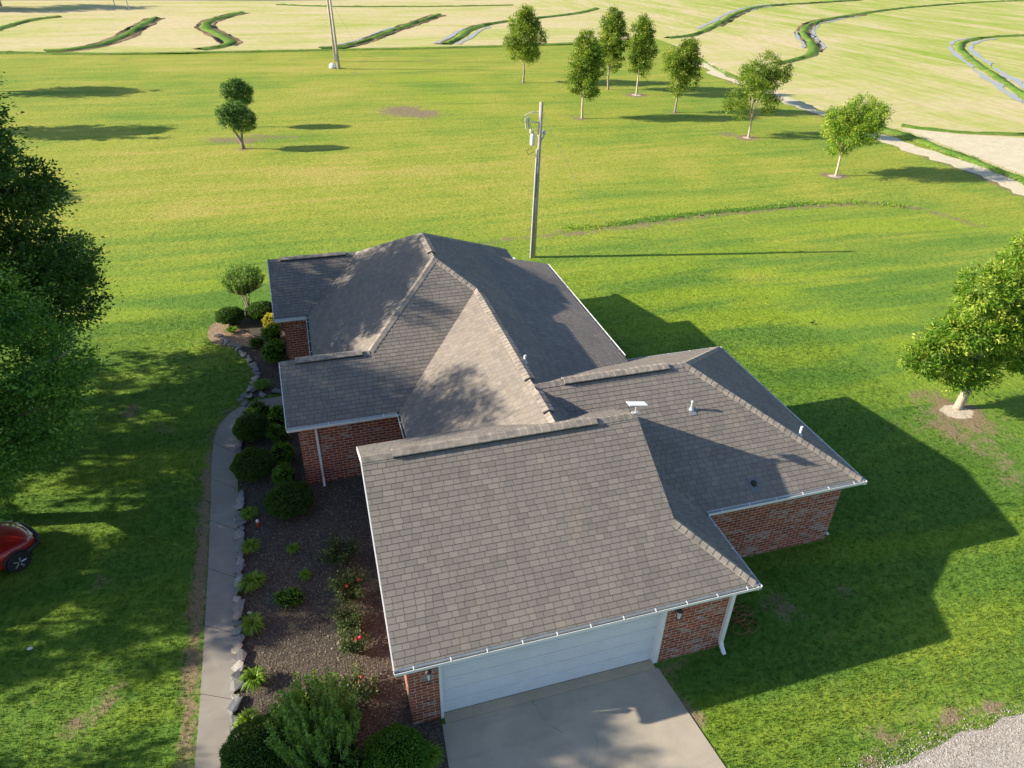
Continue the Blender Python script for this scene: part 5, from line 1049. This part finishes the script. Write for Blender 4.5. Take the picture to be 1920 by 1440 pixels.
me = bpy.data.meshes.new('paper_scrap'); bm.to_mesh(me); bm.free(); tag(ob('paper_scrap', me, M['white'], loc=(q[0], q[1], .02)), 'small crumpled white scrap on the sunlit lawn at lower left', 'litter')
m = MB(); r = np.random.default_rng(12); q = G(1392, 1160); P_ = []
for k in range(60): a = k * .62; R_ = .26 + .10 * math.sin(k * .9) + r.normal(0, .03); P_.append((R_ * math.cos(a) * 1.0 + .15 * math.sin(k * .11) , R_ * math.sin(a) + .35 * math.cos(k * .10), .03 + .04 * (k % 5) / 5))
m.tube(smooth_path(P_, .08), .011, 5); tag(m.build('garden_hose', M['hose'], loc=(q[0] - .05, q[1] + .1, 0)), 'tangled orange brown hose lying in the grass behind the garage downspout', 'hose')
q = G(1522, 608); m = MB(); m.lathe([(0, .03), (.04, .06), (.05, .10), (.03, .14), (0, .15)], 8); m.V = [(x * 2.0, y, z) for x, y, z in m.V]; m.lathe([(0, .13), (.03, .15), (.03, .19), (0, .205)], 8, (.09, 0, 0)); m.tube([(.01, 0, 0), (.01, 0, .05)], .006, 4); m.add([(-.08, -.02, .11), (-.08, .02, .11), (-.2, .015, .09), (-.2, -.015, .09)], [(0, 1, 2, 3)]); tag(m.build('bird', M['dark'], loc=(q[0], q[1], 0)), 'small dark bird on the open bright lawn right of the house', 'bird')
q = G(934, 468); t = tag(empty('utility_box', (9.6, 24.2, 0)), 'white box just showing behind the far roof corner', 'utility box'); m = MB(); m.box((-.35, -.3, 0), (.35, .3, 1.0)); o = m.build('case', M['white'], t); bv = o.modifiers.new('b', 'BEVEL'); bv.width = .03; m = MB(); m.box((-.37, -.32, 1.0), (.37, .32, 1.04)); m.build('lid', M['white'], t)

# ------------------------------------------------------------------ real grass blades near the camera
def inside(P, poly):
    x, y = P[:, 0], P[:, 1]; c = np.zeros(len(P), bool); j = len(poly) - 1
    for i in range(len(poly)):
        xi, yi = poly[i]; xj, yj = poly[j]; k = ((yi > y) != (yj > y)) & (x < (xj - xi) * (y - yi) / (yj - yi + 1e-12) + xi); c ^= k; j = i
    return c
r = np.random.default_rng(99); n_ = 210000; PP = np.column_stack([r.uniform(-14, 22, n_), r.uniform(-5, 24, n_)])
dd = np.linalg.norm(PP - CAM[:2], axis=1); PP = PP[r.random(n_) < np.clip(1.35 - dd / 30, .12, 1)]
wp = [tuple(x) for x in L] + [tuple(x) for x in Rr[::-1]]
bad = inside(PP, wp) | inside(PP, [(-.6, -9), (7.4, -9), (6.7, 0), (GX - .3, OH), (GX - .3, CY0 + .3), (WX - .3, CY0 + .3), (WX - .3, 10.4), (9, 10.4), (9, 23), (-1.3, 23), (-1.5, 9), (.3, 9), (.3, 0)])
bad |= inside(PP, [tuple(G(*q)[:2]) for q in bedL] + [(1.9, 13.2), (1.9, 6.0), (.95, 6), (.95, -3.4)]) | inside(PP, [tuple(G(*q)[:2]) for q in [(540, 735), (505, 740), (470, 748), (478, 725), (482, 703), (470, 678), (445, 655), (388, 630), (412, 595), (450, 582), (500, 570)]] + [(-.6, 24.5), (-.6, 15.5)])
bad |= inside(PP, [tuple(G(*q)[:2]) for q in [(1590, 1475), (1640, 1440), (1700, 1432), (1725, 1412), (1760, 1400), (1800, 1372), (1850, 1368), (1880, 1345), (1930, 1338), (2100, 1290), (2100, 1600), (1600, 1600)]])
PP = PP[~bad]; bb = field_attr(PP, bare_spots); bb = np.maximum(bb, .8 * near_path(PP, edge, .25)); PP = PP[r.random(len(PP)) > bb * 1.15]
k = 3; idx = np.repeat(np.arange(len(PP)), k); n_ = len(idx); b0 = np.column_stack([PP[idx] + r.normal(0, .018, (n_, 2)), np.zeros(n_)]); a = r.uniform(0, 6.283, n_); hh = r.uniform(.03, .085, n_); ln = r.uniform(.01, .05, n_)
side = np.column_stack([-np.sin(a), np.cos(a), np.zeros(n_)]) * .009; tip = b0 + np.column_stack([np.cos(a) * ln, np.sin(a) * ln, hh])
V = np.stack([b0 - side, b0 + side, tip], 1).reshape(-1, 3); me = mesh('grass', V, np.arange(n_ * 3).reshape(-1, 3))
fa_ = field_attr(PP, dry_spots) - .05; la_ = field_attr(PP, lush_spots); fattr(me, 'dry', np.repeat(fa_[idx], 3)); fattr(me, 'lush', np.repeat(la_[idx], 3)); fattr(me, 'bare', np.zeros(n_ * 3))
tag(ob('grass', me, M['blade']), 'short mown grass blades covering the lawn round the house', 'grass', None, 'stuff')
# weeds in the ditch and on the banks
r = np.random.default_rng(98); Cw = []
for pts_, dens, w_ in (([(1060, 432), (1150, 421), (1200, 414), (1260, 407), (1330, 399), (1420, 391), (1500, 384), (1600, 381), (1700, 388)], 42, .26), ([(1640, 238), (1700, 256), (1770, 282), (1850, 312), (1960, 355)], 60, .5), ([(0, 99), (200, 102), (400, 99), (640, 94), (800, 91), (960, 87), (1200, 76)], 40, .5)):
    C = resamp(smooth_path([G(*q)[:2] for q in pts_], .5), 400); Lg = np.sum(np.linalg.norm(np.diff(C, axis=0), axis=1)); n_ = int(Lg * dens); Cw.append(C[r.integers(0, 400, n_)] + r.normal(0, w_, (n_, 2)))
Cw = np.vstack(Cw); n_ = len(Cw); C3 = np.column_stack([Cw, r.uniform(.02, .13, n_)]); V, F = leaf_quads(C3, unit(r.normal(0, .5, (n_, 3)) + [0, 0, 1]), unit(r.normal(0, 1, (n_, 3))), r.uniform(.10, .26, n_), .35)
me = mesh('weeds', V, F); fattr(me, 'tint', np.clip(r.normal(.4, .25, n_), 0, 1), 'FACE'); tag(ob('weeds', me, M['leaf_lily']), 'taller weeds growing in the ditch line and along the field edge', 'weeds', None, 'stuff')
